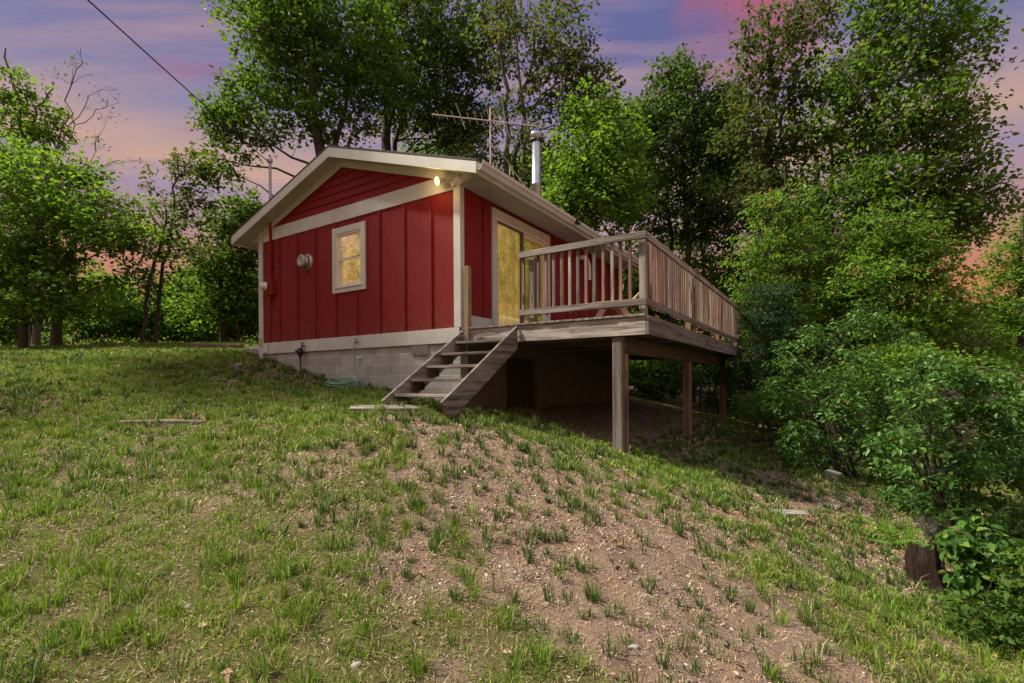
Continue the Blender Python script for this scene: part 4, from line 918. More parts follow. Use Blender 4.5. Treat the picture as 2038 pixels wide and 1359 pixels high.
# --- right-hand trees
tree_px('pine_tree', 'tall sparse tree with a straight bare trunk and thin feathery top right of the deck', 1530, 17, [([(1535, 780, 0), (1532, 500, 0), (1530, 280, 0), (1533, 130, 0), (1540, 20, 0)], .20, .07), ([(1545, 780, .2), (1550, 330, .2), (1570, 200, .2), (1600, 90, .2)], .10, .025)],
        [(1520, 70, 70, 70, 0, 1.2, 34), (1590, 80, 60, 60, 0, 1.2, 34), (1500, 150, 60, 50, 0, 1., 26), (1580, 190, 70, 60, 0, 1.3, 46), (1480, 260, 60, 50, 0, 1., 34), (1560, 300, 80, 60, 0, 1.3, 60), (1510, 390, 80, 60, 0, 1.3, 60), (1620, 30, 50, 40, 0, 1, 16)], M['leaf_olive'], BD, seed=6, leaf=0.159, per=20, clump=.38, hubs=20, droop=.5)
tree_px('maple_tree', 'biggest maple on the right, crown filling the upper right of the sky', 1745, 15.5, [([(1750, 800, 0), (1748, 520, 0), (1752, 330, 0), (1750, 160, 0), (1770, 0, 0)], .20, .05), ([(1745, 800, .2), (1740, 480, .2), (1720, 300, .3), (1690, 120, .3)], .11, .03)],
        [(1800, 60, 120, 90, 0, 1.8, 130), (1880, 130, 90, 90, 0, 1.5, 90), (1720, 170, 80, 80, 0, 1.5, 70), (1800, 250, 120, 90, 0, 1.8, 140), (1900, 270, 80, 70, 0, 1.3, 65), (1850, 380, 120, 70, 0, 1.8, 140), (1930, 420, 70, 60, 0, 1.2, 60), (1740, 380, 100, 70, 0, 1.6, 110), (1820, 470, 120, 60, 0, 1.7, 120), (1930, 40, 60, 50, 0, 1., 24), (1760, -30, 130, 40, 0, 1.6, 60)], M['leaf_mid'], BD, seed=7, leaf=0.148, per=20, clump=.38, hubs=26, droop=.4)
tree_px('elm_tree', 'grey forked tree between the sparse tall tree and the biggest maple', 1640, 19, [([(1640, 790, 0), (1636, 480, 0), (1630, 330, 0), (1610, 190, 0)], .16, .04), ([(1645, 790, 0), (1652, 400, .3), (1670, 280, .3), (1680, 170, .3)], .12, .03)],
        [(1630, 250, 70, 60, 0, 1.4, 50), (1680, 320, 80, 60, 0, 1.5, 80), (1620, 400, 90, 70, 0, 1.6, 110), (1690, 480, 90, 70, 0, 1.6, 110), (1600, 490, 80, 60, 0, 1.4, 80), (1660, 160, 60, 50, 0, 1.2, 30)], M['leaf_bright'], BG, seed=8, leaf=0.148, per=22, clump=.38, hubs=16)
tree_px('beech_sapling', 'light green beech sapling with layered drooping leaves right of the deck end', 1600, 13.6, [([(1590, 860, 0), (1585, 700, 0), (1570, 560, 0), (1560, 430, 0), (1565, 340, 0)], .05, .012), ([(1625, 860, .2), (1630, 700, .2), (1650, 560, .2), (1670, 440, .2)], .04, .012), ([(1560, 850, -.2), (1540, 700, -.2), (1500, 600, -.2), (1480, 520, -.2)], .035, .01)],
        [(1560, 420, 70, 60, 0, .8, 90), (1520, 510, 80, 60, 0, .9, 110), (1620, 500, 90, 70, 0, 1., 150), (1690, 560, 90, 70, 0, 1., 140), (1560, 600, 100, 70, 0, 1., 160), (1660, 650, 100, 70, 0, 1., 150), (1510, 680, 60, 80, 0, .8, 80), (1600, 760, 90, 60, 0, .9, 100), (1490, 600, 50, 60, 0, .7, 60)], M['leaf_beech'], BD, seed=9, leaf=.105, per=15, clump=.22, hubs=26, droop=.6, wid=.5, flat=.4, r_twig=.004)
tree_px('beech_sapling', 'taller beech sapling behind the shrubs in front of the biggest maple', 1780, 12.5, [([(1775, 820, 0), (1772, 640, 0), (1765, 520, 0), (1760, 420, 0)], .06, .014), ([(1800, 820, .2), (1815, 660, .2), (1840, 560, .2)], .045, .012)],
        [(1770, 470, 80, 60, 0, 1., 110), (1740, 560, 90, 60, 0, 1., 130), (1830, 560, 80, 60, 0, 1., 120), (1870, 630, 80, 50, 0, 1., 100), (1780, 650, 100, 60, 0, 1.1, 140), (1850, 500, 60, 40, 0, .8, 60)], M['leaf_bright'], BD, seed=10, leaf=.11, per=16, clump=.26, hubs=20, droop=.5, wid=.55, flat=.45, r_twig=.005)
tree_px('edge_tree', 'bright leafy tree at the right edge above the mossy slope', 2035, 24, [([(2034, 740, 0), (2032, 600, 0), (2036, 470, 0), (2050, 350, 0)], .17, .04)],
        [(2020, 560, 60, 50, 0, 1.5, 70), (2060, 480, 60, 60, 0, 1.6, 60), (1990, 630, 50, 50, 0, 1.4, 60), (2040, 660, 60, 40, 0, 1.5, 60), (2000, 510, 40, 25, 0, .8, 14), (2080, 600, 60, 80, 0, 1.6, 60)], M['leaf_bright'], BD, seed=11, leaf=.16, per=22, clump=.42, hubs=14)
tree_px('hemlock_tree', 'drooping grey green conifer on the slope far right', 1915, 22, [([(1925, 735, 0), (1912, 660, 0), (1900, 590, 0), (1890, 560, 0)], .12, .03)],
        [(1900, 640, 60, 35, 0, 1.4, 70), (1880, 680, 60, 40, 0, 1.3, 60), (1930, 690, 50, 30, 0, 1.1, 40), (1895, 600, 40, 25, 0, 1., 40)], M['leaf_olive'], BG, seed=12, leaf=.12, per=24, clump=.36, hubs=10, wid=.35)

# --- trees of the wood standing behind the front row
for i, (u, Y, v0, w_, mt, lab) in enumerate(((1245, 26, 205, 75, 'leaf_mid', 'wood tree glimpsed between the flue and the rounded dark poplar'), (1450, 24, 190, 75, 'leaf_mid', 'wood tree filling the gap between the dark poplar and the sparse tall tree'), (1400, 27, 430, 90, 'leaf_bright', 'bright low wood tree behind the far half of the deck railing'), (1290, 24, 470, 80, 'leaf_dark', 'dark low wood tree behind the near half of the deck railing'), (1570, 23, 420, 70, 'leaf_dark', 'dark wood tree behind the trunk of the sparse tall tree'), (1700, 25, 560, 90, 'leaf_mid', 'wood tree low behind the biggest maple trunk'), (1950, 28, 640, 70, 'leaf_bright', 'low bright tree on the crest at far right'), (880, 27, 260, 100, 'leaf_mid', 'wood tree behind the dark oak just above the cabin roof'), (1060, 26, 300, 80, 'leaf_bright', 'bright wood tree behind the antenna mast and flue'), (385, 27, 530, 60, 'leaf_bright', 'bright wood tree right behind the leaning pair'))):
    tree_px('woodland_tree', lab, u, Y, [([(u, 700, 0), (u+8, v0+170, 0), (u-4, v0+70, 0), (u+4, v0, 0)], .14, .03)],
            [(u, v0+40, w_*.7, 50, 0, 1.6, 80), (u-w_*.45, v0+110, w_*.7, 55, 0, 1.7, 80), (u+w_*.45, v0+120, w_*.7, 55, 0, 1.7, 80), (u, v0+190, w_, 50, 0, 1.8, 90)], M[mt], BD, seed=200+i, leaf=.19, per=20, clump=.5, hubs=12)

# --- left-hand trees
tree_px('maple_tree', 'broad bright green maple at the left edge with a thick grey trunk', 112, 17, [([(112, 665, 0), (112, 560, 0), (108, 470, 0), (100, 380, 0), (90, 300, 0)], .17, .05), ([(112, 665, 0), (116, 540, -.2), (150, 470, -1), (230, 455, -1.6), (280, 450, -2)], .11, .03)],
        [(60, 390, 130, 80, -1, 2., 150), (180, 415, 100, 55, -1, 1.8, 110), (245, 455, 60, 30, -1.5, 1., 40), (-40, 410, 110, 110, -.5, 2., 130), (40, 470, 40, 25, -2, .7, 30), (205, 480, 70, 16, -1.8, .8, 26), (30, 310, 80, 50, 0, 1.5, 60), (140, 340, 70, 40, -.5, 1.3, 60), (20, 500, 110, 40, -1, 1.8, 70), (-60, 290, 90, 70, 0, 1.6, 60)], M['leaf_bright'], BG, seed=13, leaf=0.130, per=24, clump=.40, hubs=22)
tree_px('elm_tree', 'tall thin tree with leafy twigs rising over the broad maple at far left', 60, 19, [([(70, 668, 0), (62, 500, 0), (56, 330, 0), (40, 180, 0), (15, 90, 0)], .13, .025), ([(62, 668, 0), (58, 300, 0), (80, 220, 0), (110, 170, 0)], .08, .02)],
        [(15, 130, 30, 40, 0, .8, 12), (50, 175, 40, 30, 0, .8, 16), (95, 220, 35, 30, 0, .8, 18), (20, 230, 50, 40, 0, 1., 26), (110, 260, 40, 25, 0, .8, 16), (60, 265, 60, 30, 0, 1., 26), (5, 180, 25, 30, 0, .7, 10)], M['leaf_bright'], M['twig'], seed=14, leaf=.15, per=20, clump=.36, hubs=12, bare=.15)
tree_px('bare_tree', 'nearly bare tree with pale reaching twigs against the left sky', 120, 20.5, [([(112, 668, 0), (108, 500, 0), (112, 320, 0), (140, 215, 0), (160, 120, 0), (163, 85, 0)], .055, .008), ([(112, 668, 0), (110, 340, 0), (140, 240, 0), (190, 180, 0), (232, 168, 0)], .032, .006), ([(112, 668, 0), (112, 340, 0), (150, 245, 0), (200, 210, 0), (240, 200, 0)], .032, .006), ([(112, 668, 0), (120, 420, 0), (170, 350, 0), (230, 315, 0), (300, 318, 0)], .03, .006), ([(112, 668, 0), (122, 380, 0), (180, 330, 0), (195, 270, 0), (210, 250, 0)], .022, .005)],
        [(160, 120, 25, 40, 0, .5, 12), (200, 180, 45, 25, 0, .5, 12), (205, 215, 40, 20, 0, .5, 10), (200, 270, 20, 30, 0, .4, 12), (270, 315, 40, 8, 0, .4, 8), (125, 130, 20, 30, 0, .4, 6)], M['leaf_olive'], M['twig'], seed=15, leaf=.10, per=3, clump=.3, hubs=24, bare=.3, r_twig=.007)
tree_px('aspen_tree', 'slender dark leaning tree left of the cabin, the straighter of the leaning pair', 312, 18.5, [([(310, 672, 0), (322, 560, 0), (338, 470, 0), (352, 380, 0), (358, 300, 0)], .075, .02)],
        [(370, 330, 50, 50, 0, 1., 22), (340, 390, 60, 50, 0, 1.1, 18), (400, 400, 40, 40, 0, .9, 14), (360, 470, 70, 40, 0, 1.2, 20), (330, 540, 60, 40, 0, 1.1, 16), (400, 330, 30, 20, 0, .6, 7)], M['leaf_olive'], BD, seed=16, leaf=.14, per=20, clump=.34, hubs=12)
tree_px('aspen_tree', 'slender dark leaning tree with a crooked top, leftmost of the leaning pair', 283, 17.5, [([(283, 668, 0), (292, 590, 0), (312, 510, 0), (332, 440, 0), (330, 400, 0)], .075, .02)],
        [(320, 430, 50, 35, 0, 1., 16), (300, 500, 60, 40, 0, 1.1, 14), (350, 480, 40, 30, 0, .9, 10), (270, 560, 50, 40, 0, 1., 12)], M['leaf_mid'], BD, seed=17, leaf=.14, per=20, clump=.34, hubs=10)
tree_px('cherry_tree', 'small bright round tree just left of the cabin eave', 440, 21, [([(442, 675, 0), (440, 570, 0), (445, 480, 0), (450, 420, 0)], .12, .03), ([(470, 675, 0), (475, 560, 0), (490, 470, 0), (495, 400, 0)], .09, .03)],
        [(450, 440, 50, 45, 0, 1.3, 70), (495, 415, 35, 35, 0, 1., 46), (430, 520, 60, 50, 0, 1.4, 100), (490, 510, 50, 60, 0, 1.3, 90), (450, 600, 70, 40, 0, 1.5, 100), (505, 600, 50, 60, 0, 1.3, 70)], M['leaf_mid'], BD, seed=18, leaf=.15, per=22, clump=.40, hubs=16)
tree_px('oak_tree', 'dark leaning trunk at the far left edge of the lawn', 48, 15.5, [([(45, 668, 0), (52, 600, 0), (60, 540, 0), (75, 470, 0), (80, 430, 0)], .12, .05)],
        [(60, 530, 90, 50, 0, 1.4, 60), (-20, 550, 80, 60, 0, 1.4, 60), (120, 560, 70, 50, 0, 1.2, 50), (60, 600, 90, 35, -.3, 1.2, 40), (170, 600, 60, 35, -.3, 1.2, 30)], M['leaf_bright'], BD, seed=19, leaf=.14, per=22, clump=.36, hubs=10)

# --- tall trees added out of view to shade lawn and gable and fill window reflections
for i, (X, Yv, h, r, lab) in enumerate(((-15.3, 10.8, 20, 3.2, 'tall unseen tree added left of the yard to shade the gable'), (-19, 6, 15, 3.2, 'broad unseen tree added far left to shade the lawn and fill window reflections'), (-16, -2, 13, 2.6, 'unseen tree added left of the viewpoint to dapple the yard'))):
    z0 = z1(X, Yv)-.15
    plant('maple_tree', lab, 'tree', (X, Yv, z0), [([(0, 0, 0), (.1, .1, h*.5), (.3, 0, h*.95)], .22, .04)], [(0, 0, h*.78, r, r, h*.22, 420), (.4, .3, h*.62, r*.9, r*.9, h*.1, 200)]+([(0, 0, h*.36, r*1.1, r*1.2, h*.22, 260), (1, 3.5, h*.3, r*.8, r*.8, h*.18, 140)] if i == 1 else []), M['leaf_mid'], BD, seed=100+i, leaf=.16, per=20, clump=.42, hubs=16)

# --- shrubs
def bush(name, label, u, Y, bl, leafm, seed, stems=7, cat='shrub', r=.02, group=None, dz=0, **kw):
    X = (u-CX)/F*Y; rs = random.Random(seed); tr = []
    for k in range(stems):
        b_ = bl[k % len(bl)]; uu = u+(b_[0]-u)*.25+rs.uniform(-.3, .3)*b_[2]
        tr.append(([(u+rs.uniform(-25, 25), 900, rs.uniform(-.15, .15)), ((uu+b_[0])/2, b_[1]+b_[3]*1.1, b_[4]*.6), (b_[0]+rs.uniform(-.3, .3)*b_[2], b_[1]+rs.uniform(-.2, .2)*b_[3], b_[4])], r*rs.uniform(.7, 1.2), r*.3))
    return tree_px(name, label, u, Y, tr, bl, leafm, BD, cat, seed=seed, names=('stem', 'foliage'), sink=.06, **kw)
S = M['leaf_shrub']
def scrub(u0, u1, top, bot, n, sd, dy=.6):
    """small uneven clumps between an upper and a lower outline"""
    r = random.Random(sd); out = []
    for k in range(n):
        f = (k+r.random())/n; u = u0+(u1-u0)*f; g = f*(len(top)-1); i = min(int(g), len(top)-2); a = top[i]+(top[i+1]-top[i])*(g-i); b = bot[i]+(bot[i+1]-bot[i])*(g-i)
        q = r.random()**.8; v = a+(b-a)*q; w = r.uniform(16, 44); out.append((u, v, w, w*r.uniform(.5, .95), r.uniform(-dy, dy), w*.0075, int(5+w*w*.011)))
        if r.random() < .4: out.append((u, a-12, 7, 30, r.uniform(-dy, dy)*.5, .08, 6))
    return out
bush('dogwood_shrub', 'large dogwood shrub with pointed leaves filling the right edge behind the stump', 1890, 6.3, scrub(1765, 2060, (790, 740, 780, 745), (1010, 1030, 1060, 1110), 52, 40), S, 40, 14, leaf=.072, per=9, clump=.13, hubs=50, wid=.52, flat=.5, r_twig=.003, droop=.35)
bush('dogwood_shrub', 'dogwood shrub between the beech sapling and the concrete block', 1690, 8.2, scrub(1545, 1830, (720, 690, 640, 660, 700), (900, 930, 945, 950, 960), 50, 41), S, 41, 14, leaf=.074, per=9, clump=.16, hubs=46, wid=.52, flat=.5, r_twig=.0035, droop=.35)
bush('dogwood_shrub', 'dogwood shrub spilling out of frame at the right edge of the slope', 2060, 7.5, scrub(1985, 2130, (800, 790), (960, 980), 20, 43), S, 43, 8, leaf=.074, per=9, clump=.16, hubs=24, wid=.52, flat=.5, r_twig=.0035, droop=.35)
bush('bramble_thicket', 'low scrubby thicket under the beech sapling behind the concrete block', 1590, 10.4, scrub(1490, 1760, (770, 740, 730), (850, 860, 860), 34, 50), M['leaf_mid'], 50, 10, leaf=.075, per=9, clump=.18, hubs=30, r_twig=.003)
bush('bramble_thicket', 'low weedy growth along the bottom right edge below the stump', 2010, 3.3, scrub(1930, 2110, (1170, 1130), (1330, 1300), 24, 51, .25), M['leaf_mid'], 51, 6, r=.006, leaf=.045, per=8, clump=.06, hubs=14, r_twig=.002)
bush('dogwood_shrub', 'near dogwood branch with broad leaves hanging beside the stump at lower right', 1985, 3.7, [(1930, 1100, 60, 30, 0, .2, 26), (2000, 1120, 70, 45, 0, .25, 46), (1970, 1190, 70, 50, .1, .25, 44), (2040, 1210, 60, 60, 0, .25, 40), (1905, 1085, 34, 22, -.05, .1, 14), (1930, 1050, 40, 20, .1, .12, 14), (1925, 1150, 25, 30, -.05, .1, 10)], S, 42, 6, leaf=.085, per=6, clump=.09, hubs=16, wid=.62, flat=.5, r_twig=.0025, r=.008, droop=.4)
bush('viburnum_shrub', 'bright yellow green bush behind the dogwoods below the far right slope', 1820, 11, [(1800, 720, 70, 35, 0, .8, 90), (1860, 740, 60, 40, 0, .8, 80), (1750, 740, 60, 40, 0, .8, 70)], M['leaf_bright'], 44, 8, leaf=.10, per=16, clump=.22, hubs=20, r_twig=.004)
bush('fir_sapling', 'dark young fir with drooping boughs close behind the deck corner', 1520, 12.5, [(1530, 640, 70, 30, 0, .8, 90), (1560, 690, 90, 35, 0, .9, 120), (1510, 740, 80, 40, 0, .9, 110), (1570, 780, 90, 40, 0, .9, 110), (1530, 590, 50, 25, 0, .6, 50)], M['needle'], 45, 3, r=.04, leaf=.09, per=34, clump=.26, hubs=22, wid=.16, flat=.3, droop=.5)
bush('fir_sapling', 'dark low fir seen between the two far deck posts', 1410, 15.5, [(1400, 760, 60, 30, 0, .9, 70), (1440, 800, 60, 30, 0, .9, 60), (1380, 720, 60, 30, 0, .9, 50)], M['needle'], 46, 3, r=.04, leaf=.10, per=34, clump=.3, hubs=12, wid=.16, flat=.3, droop=.5)
bush('hazel_bush', 'leafy green bush seen under the deck between the near and middle posts', 1310, 17.5, [(1300, 760, 60, 30, 0, 1., 90), (1350, 745, 60, 35, 0, 1., 90), (1260, 745, 50, 30, 0, 1., 60), (1330, 700, 80, 30, .5, 1., 80)], M['leaf_mid'], 47, 8, leaf=.13, per=18, clump=.3, hubs=16)
bush('hazel_bush', 'leafy hazel thicket behind the far end of the deck', 1470, 18.5, [(1470, 560, 70, 60, 0, 1.2, 110), (1430, 640, 60, 70, 0, 1.2, 110), (1500, 660, 60, 60, 0, 1.2, 90), (1450, 740, 70, 40, 0, 1.2, 80)], M['leaf_mid'], 48, 8, leaf=.14, per=18, clump=.36, hubs=18)
bush('hazel_bush', 'dark thicket in the wood below the biggest maple', 1650, 15, [(1650, 700, 90, 50, 0, 1.2, 110), (1720, 720, 80, 50, 0, 1.2, 90), (1580, 730, 70, 50, 0, 1.2, 80), (1690, 640, 80, 40, 0, 1.2, 70)], M['leaf_dark'], 49, 8, leaf=.13, per=18, clump=.34, hubs=18)
# edge of the wood behind the left lawn
for i, (u, Y, lab, mt) in enumerate(((190, 22, 'low bright bush at the lawn edge right of the thick grey trunk', 'leaf_bright'), (240, 23.5, 'dark bush at the lawn edge left of the leaning pair', 'leaf_mid'), (375, 24, 'round bush at the lawn edge right of the leaning pair', 'leaf_mid'), (420, 23, 'bright bush under the small round tree left of the cabin', 'leaf_bright'), (485, 23, 'tall bush against the left wall corner of the cabin', 'leaf_mid'), (10, 20, 'shaded bush at the extreme left of the lawn edge', 'leaf_mid'), (310, 26, 'dark undergrowth bush straight behind the leaning pair', 'leaf_dark'))):
    rr = random.Random(60+i)
    bush('hazel_bush', lab, u, Y, [(u+rr.uniform(-20, 20), 640, 45, 30, 0, 1.2, 60), (u-40, 615+rr.uniform(-20, 15), 35, 35, .3, 1., 40), (u+40, 620+rr.uniform(-25, 10), 35, 35, -.2, 1., 40), (u+rr.uniform(-30, 30), 575+rr.uniform(-15, 15), 45, 40, .2, 1.1, 40)], M[mt], 60+i, 6, leaf=.17, per=18, clump=.42, hubs=12)

# --- fern by the stump
x, y, z = gp(1770, 1090); fe = bpy.data.objects.new('fern', None); COL.objects.link(fe); fe.location = (x, y, z); tag(fe, 'bright green fern with arching fronds growing left of the stump', 'fern')
for k, (az, ln, el) in enumerate(((2.7, .55, .55), (3.4, .42, .3), (1.2, .4, .8), (.3, .45, .5), (2.0, .38, 1.0), (5.2, .35, .4), (-.2, .4, .25))):
    d = np.array([math.cos(az), math.sin(az)*.7]); s = np.linspace(0, 1, 26); px = d[0]*ln*s; py = d[1]*ln*s; pz = ln*math.sin(el)*(1.25*s-.55*s*s)+.02; C, A, N, LL = [], [], [], []
    for j in range(2, 26, 2):
        for sd in (-1, 1):
            sidev = np.array([-d[1]*sd, d[0]*sd, -.15]); l = .13*ln/.5*math.sin(math.pi*min(1, .12+s[j]*.9))**.8; A.append(sidev+np.array([d[0], d[1], 0])*.5); C.append(np.array([px[j], py[j], pz[j]])+sidev*l*.5); N.append((0, 0, 1)); LL.append(l*.8)
    lv = leaves_np(np.array(C), np.array(A), np.array(N, float), np.array(LL), .24, None)
    st = tubes_np([(np.stack([px, py, pz], 1), np.linspace(.004, .001, 26))], 4)
    V = np.concatenate([lv[0], st[0]]); Q = np.concatenate([lv[1], st[1]+len(lv[0])])
    obj('frond', np_mesh('frond', V, Q, M['fern']), fe)

# --- dead leaves blown over the slope and under the trees
def dead_leaves():
    rs = np.random.RandomState(21); X, Y = scatter(26000, rs, 1.9, 18, 60)
    wd = np.clip((X-.30*Y-1.2)/1.5, 0, 1); k = rs.rand(len(X)) < .10+.55*wd+.35*np.clip(vnoise(X, Y, 1.6)-.5, 0, 1); X, Y = X[k], Y[k]; m = len(X)
    P = np.stack([X, Y, tz(X, Y)+.012+.015*rs.rand(m)], 1); lv = leaves_np(P, rs.normal(0, 1, (m, 3))*[1, 1, .25], rs.normal(0, .35, (m, 3))+[0, 0, 1], .045*(.5+rs.rand(m))*np.clip(Y/6, .9, 1.8), .6, rs)
    t = NT('dead_leaf'); r = t.n('ShaderNodeNewGeometry').outputs['Random Per Island']
    mt = t.done(t.principled(t.ramp(r, [(0., c4(.10, .055, .03)), (.45, c4(.24, .14, .075)), (.8, c4(.40, .28, .18)), (1., c4(.30, .10, .03))]), .7, 0, None, .25))
    tag(obj('dead_leaves', np_mesh('dead_leaves', lv[0], lv[1], mt)), 'brown dead leaves scattered over the slope and under the shrubs', 'leaf litter', kind='stuff')
dead_leaves()

# --- far wood: one mass of distant crowns beyond the individual trees
def far_wood():
    rs = np.random.RandomState(77); C = []; paths = []
    for k in range(120):
        a = rs.uniform(-58, 58); R = rs.uniform(32, 56); x = R*math.sin(math.radians(a))*1.1; y = R*math.cos(math.radians(a))+4; z = z1(x, y); h = rs.uniform(4.5, 9.5)
        if a > 32: h *= .62
        if a < -12 and rs.rand() < .45: continue
        lean = rs.normal(0, .5, 2); paths.append((np.array([[x, y, z-.3], [x+lean[0]*.5, y, z+h*.5], [x+lean[0], y+lean[1], z+h*.9]]), np.array([.16, .11, .04])))
        n = int(rs.uniform(14, 30)); d = rs.normal(0, 1, (n, 3)); d /= np.linalg.norm(d, axis=1, keepdims=True); r = rs.rand(n)**.45
        C.append(np.array([x+lean[0]*.7, y, z+h*.58])+d*r[:, None]*[1.9, 1.9, h*.42])
    for k in range(240):
        a = rs.uniform(-60, 60); R = rs.uniform(27, 40); x = R*math.sin(math.radians(a))*1.1; y = R*math.cos(math.radians(a))+3; z = z1(x, y); C.append(np.array([x, y, z+.6])+rs.normal(0, 1, (9, 3))*[1.3, 1.3, .5])
    C = np.concatenate(C); k = rs.poisson(15, len(C)); idx = np.repeat(np.arange(len(C)), k); m = len(idx)
    P = C[idx]+rs.normal(0, 1, (m, 3))*[.5, .5, .36]
    lv = leaves_np(P, rs.normal(0, 1, (m, 3)), rs.normal(0, .6, (m, 3))+[0, 0, 1], .28*(.6+.7*rs.rand(m)), .62, rs)
    e = obj('distant_woods', np_mesh('distant_woods', lv[0], lv[1], M['leaf_mid'])); tag(e, 'distant mass of woodland trees closing the view behind the yard', 'woods', kind='stuff')
    w = tubes_np(paths, 6); o = obj('trunks', np_mesh('trunks', w[0], w[1], BD), e); o['kind'] = 'stuff'; NLEAF[0] += m
far_wood()
print('leaves', NLEAF[0])

# ------------------------------------------------------------------ world, light, camera
w = bpy.data.worlds.new('World'); SC.world = w; w.use_nodes = True; nt = w.node_tree; nt.nodes.clear()
class WT(NT):
    def __init__(s): s.t = nt
t = WT(); out = t.n('ShaderNodeOutputWorld')
SUN_EL, SUN_AZ = math.radians(52), math.radians(-85)   # azimuth measured from +Y towards +X
sky = t.n('ShaderNodeTexSky'); sky.sky_type = 'NISHITA'; sky.sun_disc = False; sky.sun_elevation = SUN_EL; sky.sun_rotation = SUN_AZ
bg1 = t.n('ShaderNodeBackground'); t.l(sky.outputs[0], bg1.inputs[0]); bg1.inputs[1].default_value = .003
dirv = t.coord('Generated'); sx = t.n('ShaderNodeSeparateXYZ'); t.l(dirv, sx.inputs[0]); dz = sx.outputs[2]
zz = t.math('MAXIMUM', dz, .06); pl = t.n('ShaderNodeCombineXYZ'); t.l(t.math('DIVIDE', sx.outputs[0], zz), pl.inputs[0]); t.l(t.math('DIVIDE', sx.outputs[1], zz), pl.inputs[1])
# streaky high cloud
st = t.noise(t.map(pl.outputs[0], (.35, 2.2, 1), (0, 0, 0), (0, 0, .12)), 1.9, 7, .66)
st2 = t.noise(t.map(pl.outputs[0], (.25, .7, 1), (3, 1, 0)), 1.1, 3, .5)
dzp = t.math('ADD', dz, t.math('MULTIPLY', t.math('SUBTRACT', st2, .5), .11))
dzp = t.math('ADD', dzp, t.math('MULTIPLY', t.math('SUBTRACT', st, .5), .05))
grad = t.ramp(dzp, [(0., lin(208, 112, 60)), (.12, lin(204, 120, 76)), (.18, lin(188, 124, 94)), (.25, lin(164, 128, 130)), (.31, lin(150, 132, 158)), (.355, lin(186, 152, 138)), (.385, lin(174, 146, 146)), (.42, lin(138, 128, 156)), (.47, lin(116, 115, 155)), (.56, lin(96, 99, 148)), (1., lin(112, 112, 165))])
band = t.math('MULTIPLY', t.math('MULTIPLY', t.ramp(st, [(.40, 0.), (.66, 1.)]), t.ramp(st2, [(.34, 0.), (.58, 1.)])), t.ramp(dz, [(.17, 0.), (.28, 1.)]))
col = t.mix(t.math('MULTIPLY', band, .46), grad, t.mix(t.ramp(dz, [(.30, 0.), (.62, 1.)]), lin(226, 168, 130), lin(206, 164, 154)))
# pink puffs
pk = t.noise(t.map(pl.outputs[0], (.8, 1.5, 1), (5.3, .4, 0)), 1.6, 5, .6)
def near(dx_, dy_, dz_, k):
    n = Vector((dx_, dy_, dz_)).normalized(); d = t.n('ShaderNodeVectorMath', operation='DOT_PRODUCT'); t.l(dirv, d.inputs[0]); d.inputs[1].default_value = n
    return t.ramp(d.outputs['Value'], [(1-k, 0.), (1-k*.25, 1.)])
m1 = t.math('MULTIPLY', near(.50, 1, .76, .008), t.ramp(pk, [(.36, 0.), (.56, 1.)]))
m2 = t.math('MULTIPLY', near(-.65, 1, .70, .012), t.ramp(pk, [(.56, 0.), (.66, 1.)]))
col = t.mix(t.math('MULTIPLY', m1, .9), col, lin(170, 92, 112)); col = t.mix(t.math('MULTIPLY', m2, .6), col, lin(170, 100, 128))
back = t.math('MULTIPLY', t.ramp(t.math('MULTIPLY', sx.outputs[1], -1.), [(0., 0.), (.45, 1.)]), t.ramp(dz, [(.30, 0.), (.6, 1.)]))
over = t.ramp(dz, [(.70, 0.), (.92, .5)])
lum = t.math('MAXIMUM', back, over)            # brightening added to the unseen sky overhead and behind, as fill for the walls
fill_col = t.mix(t.math('MULTIPLY', t.noise(t.map(pl.outputs[0], (1, 1, 1)), .9, 4), .5), c4(.98, .97, .96), c4(.58, .60, .66))
col = t.mix(lum, col, fill_col)
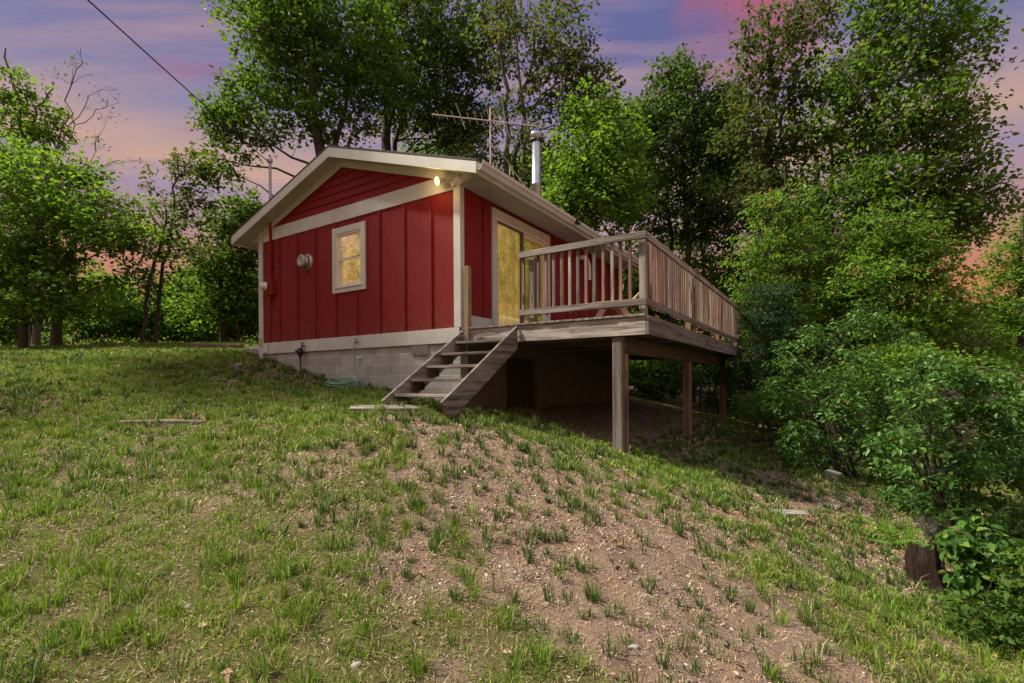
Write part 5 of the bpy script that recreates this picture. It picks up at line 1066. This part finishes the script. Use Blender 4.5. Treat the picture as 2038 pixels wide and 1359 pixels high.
bg2 = t.n('ShaderNodeBackground'); t.l(col, bg2.inputs[0]); bg2.inputs[1].default_value = .54
ad = t.n('ShaderNodeAddShader'); t.l(bg1.outputs[0], ad.inputs[0]); t.l(bg2.outputs[0], ad.inputs[1]); t.l(ad.outputs[0], out.inputs[0])

sd = bpy.data.lights.new('sun', 'SUN'); sd.energy = 4.4; sd.angle = math.radians(4); sd.color = (1., .93, .76)
so = bpy.data.objects.new('sun', sd); COL.objects.link(so)
d = Vector((math.sin(SUN_AZ)*math.cos(SUN_EL), math.cos(SUN_AZ)*math.cos(SUN_EL), math.sin(SUN_EL)))
so.rotation_euler = d.to_track_quat('Z', 'Y').to_euler(); so.location = d*40

cd = bpy.data.cameras.new('camera'); co = bpy.data.objects.new('camera', cd); COL.objects.link(co); SC.camera = co
cd.sensor_width = 36; cd.lens = 36*F/2038; cd.shift_y = (HY-679.5)/2038; cd.clip_start = .05; cd.clip_end = 2000
co.location = (0, 0, 0); co.rotation_euler = (math.radians(90), math.radians(.35), 0)
SC.view_settings.view_transform = 'Standard'; SC.view_settings.look = 'None'; SC.view_settings.exposure = 1.0; SC.view_settings.gamma = 1
SC.cycles.max_bounces = 8; SC.cycles.transparent_max_bounces = 12; SC.cycles.use_denoising = True

# ------------------------------------------------------------------ repeats of a kind share a group
GROUPS = {'maple_tree': 'maple trees around the yard', 'oak_tree': 'oak trees around the yard', 'elm_tree': 'elm trees around the yard', 'aspen_tree': 'leaning pair of slender trees', 'beech_sapling': 'beech saplings right of the deck', 'woodland_tree': 'trees of the wood behind the front row',
          'dogwood_shrub': 'dogwood shrubs at the right edge of the slope', 'hazel_bush': 'bushes along the edge of the wood', 'fir_sapling': 'young firs behind the deck', 'bramble_thicket': 'low thickets on the right', 'stone': 'stones in the rubble patch', 'pebble': 'pebbles on the slope',
          'flat_stone': 'flat stones in the slope', 'railroad_tie': 'railway ties on the left lawn', 'overhead_cable': 'overhead cables'}
for o in list(COL.objects):
    if o.parent is None and 'category' in o:
        g = GROUPS.get(o.name.split('.')[0])
        if g: o['group'] = g
